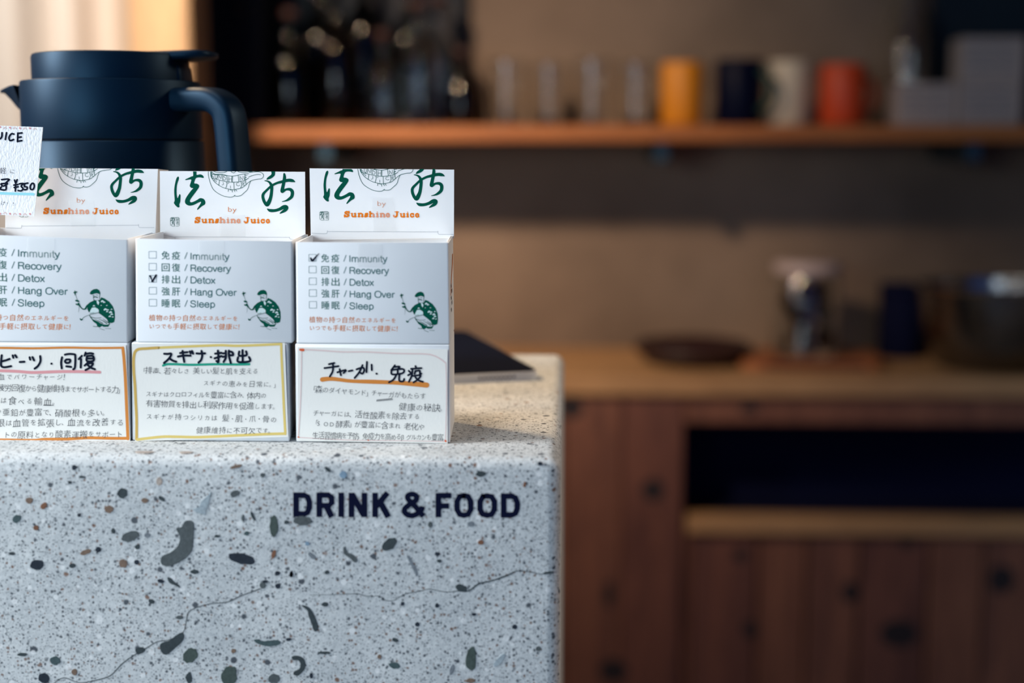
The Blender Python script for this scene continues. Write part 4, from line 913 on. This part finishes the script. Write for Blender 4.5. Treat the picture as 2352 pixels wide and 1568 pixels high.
rbox('board_slab', -.130, .125, -.085, .085, 0, .016, .03, wood('red_board', (0.36, 0.12, 0.04), (0.45, 0.17, 0.06), False), cb)
box('board_edge', -.09, .09, -.0862, -.0846, .004, .012, M['darkwood'], cb)
# clear glass
def glassm(name, col=(1, 1, 1), rough=0.02):
    m = mat(name, col, rough, trans=1.0, spec=0.5); nodes(m)[2].inputs['IOR'].default_value = 1.45; return m
M['glass'] = glassm('clear_glass', (0.93, 0.95, 0.95))
M['glass_dark'] = glassm('dark_bottle_glass', (0.05, 0.075, 0.09), 0.05)
M['glass_brown'] = glassm('brown_bottle_glass', (0.20, 0.11, 0.06), 0.05)
jar = empty('glass_jar', (ox(1850), OY, KZ + .0168)); tag(jar, 'glass jar of brown dried ingredients with a pale lid on a small board', 'jar')
hj = oz(600) - KZ - .017; rj = (ox(1925) - ox(1772)) / 2
sharp(lathe('glass_body', [(0, 0), (rj * .92, 0), (rj, .006), (rj, hj * .80), (rj * .92, hj * .84), (rj * .92, hj * .88), (rj * .88, hj * .88), (rj * .88, hj * .83), (rj * .95, hj * .78), (rj * .95, .010), (0, .008)], M['glass'], jar, 40), 50)
lathe('jar_lid', [(0, hj * .881), (rj * .98, hj * .881), (rj * 1.0, hj * .89), (rj * 1.0, hj * .985), (rj * .95, hj), (0, hj)], mat('pale_pink_lid', (0.50, 0.40, 0.38), .5), jar, 40)
rnd = random.Random(5); V, Fc = [], []
M['dried'] = mat('dried_bark', (0.28, 0.13, 0.05), .8); M['dried2'] = mat('dark_dried_bark', (0.02, 0.025, 0.035), .8)
for k in range(26):
    bm = bmesh.new(); bmesh.ops.create_icosphere(bm, subdivisions=1, radius=1)
    rr = rnd.uniform(.010, .015); a = rnd.uniform(0, 2 * pi); d = rnd.uniform(0, rj * .72); z = .022 + (k / 26) * hj * .60
    for v in bm.verts: v.co = Vector((v.co.x * rr * 1.1 + d * cos(a), v.co.y * rr * .9 + d * sin(a), v.co.z * rr * 1.5 + z)) + Vector((rnd.uniform(-.002, .002), 0, rnd.uniform(-.002, .002)))
    from_bm('dried_piece', bm, M['dried2'] if k % 3 == 0 else M['dried'], jar)
# dark canister left of the pan
cn = empty('dark_canister', (ox(2068, OY + .10), OY + .10, KZ + .0004)); tag(cn, 'tall dark canister between the glass jar and the steel pan', 'canister')
hcn = oz(650, OY + .10) - KZ
lathe('canister_body', [(0, 0), (.040, 0), (.042, .003), (.042, hcn * .86), (.040, hcn * .87), (0, hcn * .87)], M['void'], cn, 32)
lathe('canister_lid', [(0, hcn * .871), (.043, hcn * .871), (.043, hcn * .97), (.039, hcn), (0, hcn)], M['void'], cn, 32)
# steel pan
pn = empty('steel_pan', (ox(2262), OY - .03, KZ + .0004)); tag(pn, 'dark polished steel mixing pan with a bright rim at the right edge', 'pan')
hp = oz(648, OY - .03) - KZ; rp = ox(2262, OY - .03) - ox(2092, OY - .03)
M['steel'] = mat('dim_polished_steel', (0.22, 0.22, 0.23), .22, metal=1.0)
sharp(lathe('pan_body', [(0, 0), (rp * .62, 0), (rp * .74, .008), (rp * .93, hp * .45), (rp, hp * .96), (rp * .98, hp * .96), (rp * .91, hp * .45), (rp * .72, .010), (0, .004)], M['steel'], pn, 64), 50)
bm = bmesh.new()
lathe_bm(bm, [(rp * 1.0 + .004 * cos(a * pi / 4), hp * .97 + .004 * sin(a * pi / 4)) for a in range(9)], 64)
from_bm('rim', bm, mat('bright_steel', (0.75, 0.72, 0.66), .15, metal=1.0), pn, True)
box('grip', rp * .98, rp * 1.35, -.012, .012, hp * .72, hp * .80, M['steel'], pn, .003, 2)

# ================================================================= WALL SHELF AND WHAT STANDS ON IT
SY = 2.50; SZ1 = at_y(1200, 288, SY).z; SZ0 = at_y(1200, 324, SY).z
sx0 = at_y(505, 300, SY).x
sh = empty('wall_shelf', (0, SY, SZ0)); tag(sh, 'long thick wooden shelf fixed to the brown wall above the kitchen cabinet', 'shelf')
M['shelfw'] = wood('orange_pine', (0.29, 0.090, 0.018), (0.40, 0.138, 0.028), False)
box('shelf_board', sx0, X1, 0, YW - SY, 0, SZ1 - SZ0, M['shelfw'], sh, .003, 2)
for px in (800, 1500, 2150):
    x = at_y(px, 300, YW).x; box('bracket', x - .012, x + .012, .03, YW - SY, -.035, -.0003, mat('blue_grey_steel', (0.03, 0.07, 0.10), .4, metal=.5), sh, .002, 1)
GY = 2.63; SZT = SZ1 + .0003
def gx(px, Y=GY): return at_y(px, 200, Y).x
def gz(py, Y=GY): return at_y(1300, py, Y).z
def dup(root, loc, rz, label=None):
    r = root.copy(); COL.objects.link(r); r.location = loc; r.rotation_euler = (0, 0, rz)
    if label: r['label'] = label
    for ch in list(root.children):
        c = ch.copy(); COL.objects.link(c); c.parent = r
    return r
def tumbler(px, top, r, label, Y=GY):
    t = empty('glass_tumbler', (gx(px, Y), Y, SZT)); tag(t, label, 'glass', 'clear glasses on the wall shelf'); h = gz(top, Y) - SZT
    sharp(lathe('glass_wall', [(0, 0), (r * .78, 0), (r * .82, .003), (r, h), (r * .95, h), (r * .78, .012), (0, .010)], M['glass'], t, 32), 50)
    lathe('rim_ring', [(r * .95, h), (r * .975, h + .0012), (r, h)], M['glass'], t, 32)
    return t
for px, top, r, lab, Y in [(1165, 142, .034, 'clear tumbler with a bright highlight, first left of the brown wall gap', 2.61), (1262, 150, .034, 'clear tumbler second in the row of shelf glasses', 2.64),
                       (1362, 140, .035, 'clear tumbler with a strong highlight, third in the row of shelf glasses', 2.60), (1462, 148, .034, 'clear tumbler directly left of the yellow mug', 2.64)]:
    tumbler(px, top, r, lab, Y)
def bottle(px, Y, top, r, m, label, neck=.32, spare=False, lab=None):
    t = empty('glass_bottle', (gx(px, Y), Y, SZT)); tag(t, label, 'bottle', 'bottles on the left of the wall shelf'); h = gz(top, Y) - SZT
    sharp(lathe('bottle_glass', [(0, 0), (r * .92, 0), (r, .006), (r, h * .58), (r * .86, h * .66), (r * neck, h * .76), (r * neck * .95, h * .95), (r * neck * 1.1, h * .96), (r * neck * 1.1, h),
                                 (r * neck * .8, h), (r * neck * .75, h * .77), (r * .80, h * .655), (r * .93, h * .57), (r * .93, .012), (0, .010)], m, t, 28), 60)
    lathe('stopper', [(0, h * .93), (r * neck * .7, h * .93), (r * neck * .75, h), (r * neck * 1.2, h + .001), (r * neck * 1.2, h + .016), (0, h + .017)], M['darkwood'], t, 20)
    if lab: lathe('bottle_label', [(r * 1.004, h * .18), (r * 1.004, h * .42)], lab, t, 28)
    return t
M['lab1'] = mat('muted_tan_label', (0.08, 0.05, 0.03), .7); M['lab2'] = mat('muted_grey_label', (0.07, 0.065, 0.065), .7)
bots = [(668, 2.58, 40, .036, 'glass_dark', None, 'dark short bottle directly beside the tall black machine'), (735, 2.68, -60, .040, 'glass_dark', None, 'tall dark bottle at the back, second right of the black machine'),
        (775, 2.59, -20, .036, 'glass_brown', None, 'brown bottle second from the black machine in the front row'), (838, 2.67, -90, .038, 'glass_dark', None, 'very tall dark bottle rising out of the picture'),
        (880, 2.58, 90, .034, 'glass', None, 'short clear bottle in front of the dark bottles'), (938, 2.70, -50, .034, 'glass_dark', None, 'tall dark bottle behind the clear ones'),
        (960, 2.59, 20, .033, 'glass', None, 'clear bottle with highlights right of the centre of the bottle cluster'), (1008, 2.66, 10, .036, 'glass', None, 'clear tall necked bottle near the tumblers'), (1060, 2.60, 130, .032, 'glass_brown', None, 'short brown bottle closest to the clear tumblers')]
for px, Y, top, r, m, lb, lab in bots: bottle(px, Y, top, r, M[m], lab, lab=M[lb] if lb else None)
# black machine at the left end
mc = empty('coffee_grinder', (gx(560), 2.64, SZT)); tag(mc, 'tall black machine at the left end of the wall shelf', 'machine')
M['blk'] = mat('black_enamel', (0.006, 0.008, 0.016), .6, spec=.15)
box('machine_body', -.055, .055, -.09, .09, 0, .30, M['blk'], mc, .008, 3); box('machine_top', -.045, .045, -.07, .07, .3003, .42, M['blk'], mc, .02, 3)
lathe('dial', [(0, .20), (.012, .20), (.012, .205), (0, .205)], M['lab1'], mc, 16, c=(0.02, -.094))
# dark panel added to fill in the dark background behind the bottles
db = box('dark_backing', gx(480, 2.77), gx(1070, 2.77), 2.765, 2.785, SZT, SZT + .62, wall_mat('dark_backing_tone', (0.018, 0.030, 0.045), (0.075, 0.068, 0.070), 5), None, .003, 1)
tag(db, 'dark panel added at the wall behind the bottles', 'board')
# mugs
def mug(px0, px1, top, col, label, Y, side, ang=0.0):
    r = (gx(px1, Y) - gx(px0, Y)) / 2; h = gz(top, Y) - SZT; cx = (gx(px1, Y) + gx(px0, Y)) / 2
    t = empty('mug', (cx, Y, SZT), ang); tag(t, label, 'mug', 'coloured mugs on the wall shelf')
    m = mat(label.split()[0] + '_glaze', col, .45, spec=.3)
    sharp(lathe('cup', [(0, 0), (r * .9, 0), (r, .006), (r, h - .002), (r * .97, h), (r * .93, h - .003), (r * .92, .012), (0, .010)], m, t, 36), 60)
    secs = []
    for i in range(11):
        a = pi * (i / 10 - .5); c = Vector((side * (r * .95 + cos(a) * h * .24), 0, h * .52 + sin(a) * h * .28))
        n_ = Vector((side * cos(a), 0, sin(a)))
        secs.append([c + n_ * (.006 * cos(b * pi / 4)) + Vector((0, .007 * sin(b * pi / 4), 0)) for b in range(8)])
    o = loft('mug_handle', secs, m, t)
    return t, m, o
mug(1518, 1615, 145, (0.62, 0.23, 0.015), 'yellow orange mug, leftmost of the coloured mugs', 2.60, 1, radians(60))
nm = mug(1643, 1754, 138, (0.0015, 0.003, 0.016), 'navy mug between the yellow mug and the white mug', 2.60, 1, radians(-38))
nm[2].data.materials[0] = mat('dark_teal_enamel', (0.002, 0.05, 0.04), .5)
nm[2]['label'] = 'dark green handle'
nm[1].node_tree.nodes['Principled BSDF'].inputs['Specular IOR Level'].default_value = .08
mg = mug(1762, 1862, 142, (0.52, 0.46, 0.36), 'white mug right of the navy mug', 2.62, 1, radians(50))
mug(1884, 1988, 150, (0.55, 0.06, 0.015), 'red orange mug, rightmost of the coloured mugs', 2.60, 1, radians(20))
# white packs at the right end of the shelf
M['pack'] = mat('pale_pack_board', (0.40, 0.33, 0.30), .7); M['packink'] = mat('pack_ink', (0.20, 0.20, 0.22), .7)
def pack(px0, px1, z0, py_top, Y, label):
    x0, x1 = gx(px0, Y), gx(px1, Y); z1 = gz(py_top, Y)
    t = empty('small_carton', ((x0 + x1) / 2, Y, z0)); tag(t, label, 'box', 'pale cartons on the right of the wall shelf'); hw_ = (x1 - x0) / 2; h = z1 - z0
    box('carton_body', -hw_, hw_, 0, .08, 0, h, M['pack'], t, .002, 1)
    V, Fc = [], []
    for i in range(4):
        for j in range(3):
            a = -hw_ * .75 + j * hw_ * .5; b = a + hw_ * (.32 + .1 * ((i * 3 + j) % 2)); zc_ = h * (.78 - i * .17); n = len(V)
            V += [(a, -.0003, zc_), (b, -.0003, zc_), (b, -.0003, zc_ + h * .07), (a, -.0003, zc_ + h * .07)]; Fc.append([n, n + 1, n + 2, n + 3])
    mesh('carton_print', V, Fc, M['packink'], t)
    return z1
z1 = pack(2062, 2200, SZT, 192, 2.56, 'pale lower carton at the left of the three, beside the red mug')
z1 = pack(2204, 2350, SZT, 192, 2.56, 'pale lower carton under the raised one')
pack(2206, 2352, z1 + .0004, 88, 2.56, 'pale upper carton standing on the lower one at the right edge')
# clear tall bottle and dark cupboard side at the right
bt = empty('glass_carafe', (gx(2085, 2.70), 2.70, SZT)); tag(bt, 'tall clear carafe behind the cartons and right of the red mug', 'carafe')
sharp(lathe('carafe_glass', [(0, 0), (.040, 0), (.044, .008), (.044, .17), (.020, .23), (.018, .34), (.022, .345), (.016, .345), (.014, .24), (.040, .165), (.040, .012), (0, .010)], M['glass'], bt, 28), 60)
lathe('stopper', [(0, .335), (.013, .335), (.015, .36), (.018, .375), (0, .38)], M['lab2'], bt, 16)
cp = box('dark_board', gx(2135, 2.775), X1, 2.765, 2.785, SZT, RZ - .35, wall_mat('dark_blue_panel', (0.010, 0.022, 0.034), (0.02, 0.03, 0.042), 3), None, .003, 1)
tag(cp, 'dark blue panel on the wall behind the pale cartons', 'panel')

# ================================================================= LEFT: CURTAIN AND WOODEN POST
PY = 2.20
px0, px1 = at_y(296, 100, PY).x, at_y(474, 100, PY + .10).x
post = box('wooden_post', px0, px1, PY, PY + .12, 0, RZ, wood('pale_timber', (0.50, 0.335, 0.185), (0.58, 0.405, 0.235), True, sc=.6), None, .012, 3)
tag(post, 'pale timber post standing behind the thermal jug', 'post')
cu = []
M['cloth'] = mat('cream_cloth', (0.74, 0.72, 0.69), .9, spec=.1)
CYY = 2.28; n = 150; cx0, cx1 = -2.0, px0 - .012
def fold(x): return .030 * sin(x * 44 + .6) + .016 * sin(x * 83 + 1.2) + .02 * sin(x * 17)
V, Fc = [], []
zs_ = [0.03, .6, 1.2, 1.7, 2.3, RZ - .08]
for z in zs_:
    for i in range(n + 1):
        x = cx0 + (cx1 - cx0) * i / n; V.append((x, CYY + fold(x) * (1.0 + .12 * sin(z * 3)), z))
for j in range(len(zs_) - 1):
    for i in range(n): a = j * (n + 1) + i; Fc.append([a, a + 1, a + n + 2, a + n + 1])
ct = empty('curtain', ((cx0 + cx1) / 2, CYY, RZ - .08)); tag(ct, 'cream curtain hanging in folds left of the timber post', 'curtain')
o = mesh('curtain_cloth', [(x - ct.location.x, y - CYY, z - ct.location.z) for x, y, z in V], Fc, M['cloth'], ct, True)
so = o.modifiers.new('s', 'SOLIDIFY'); so.thickness = .002
box('rod', cx0 - ct.location.x, cx1 - ct.location.x, -.008, .008, .002, .018, M['darkwood'], ct, .003, 2)
for sx_ in (cx0 + .1, cx1 - .1): box('rod_hanger', sx_ - ct.location.x - .004, sx_ - ct.location.x + .004, -.004, .004, .018, .0798, M['darkwood'], ct)
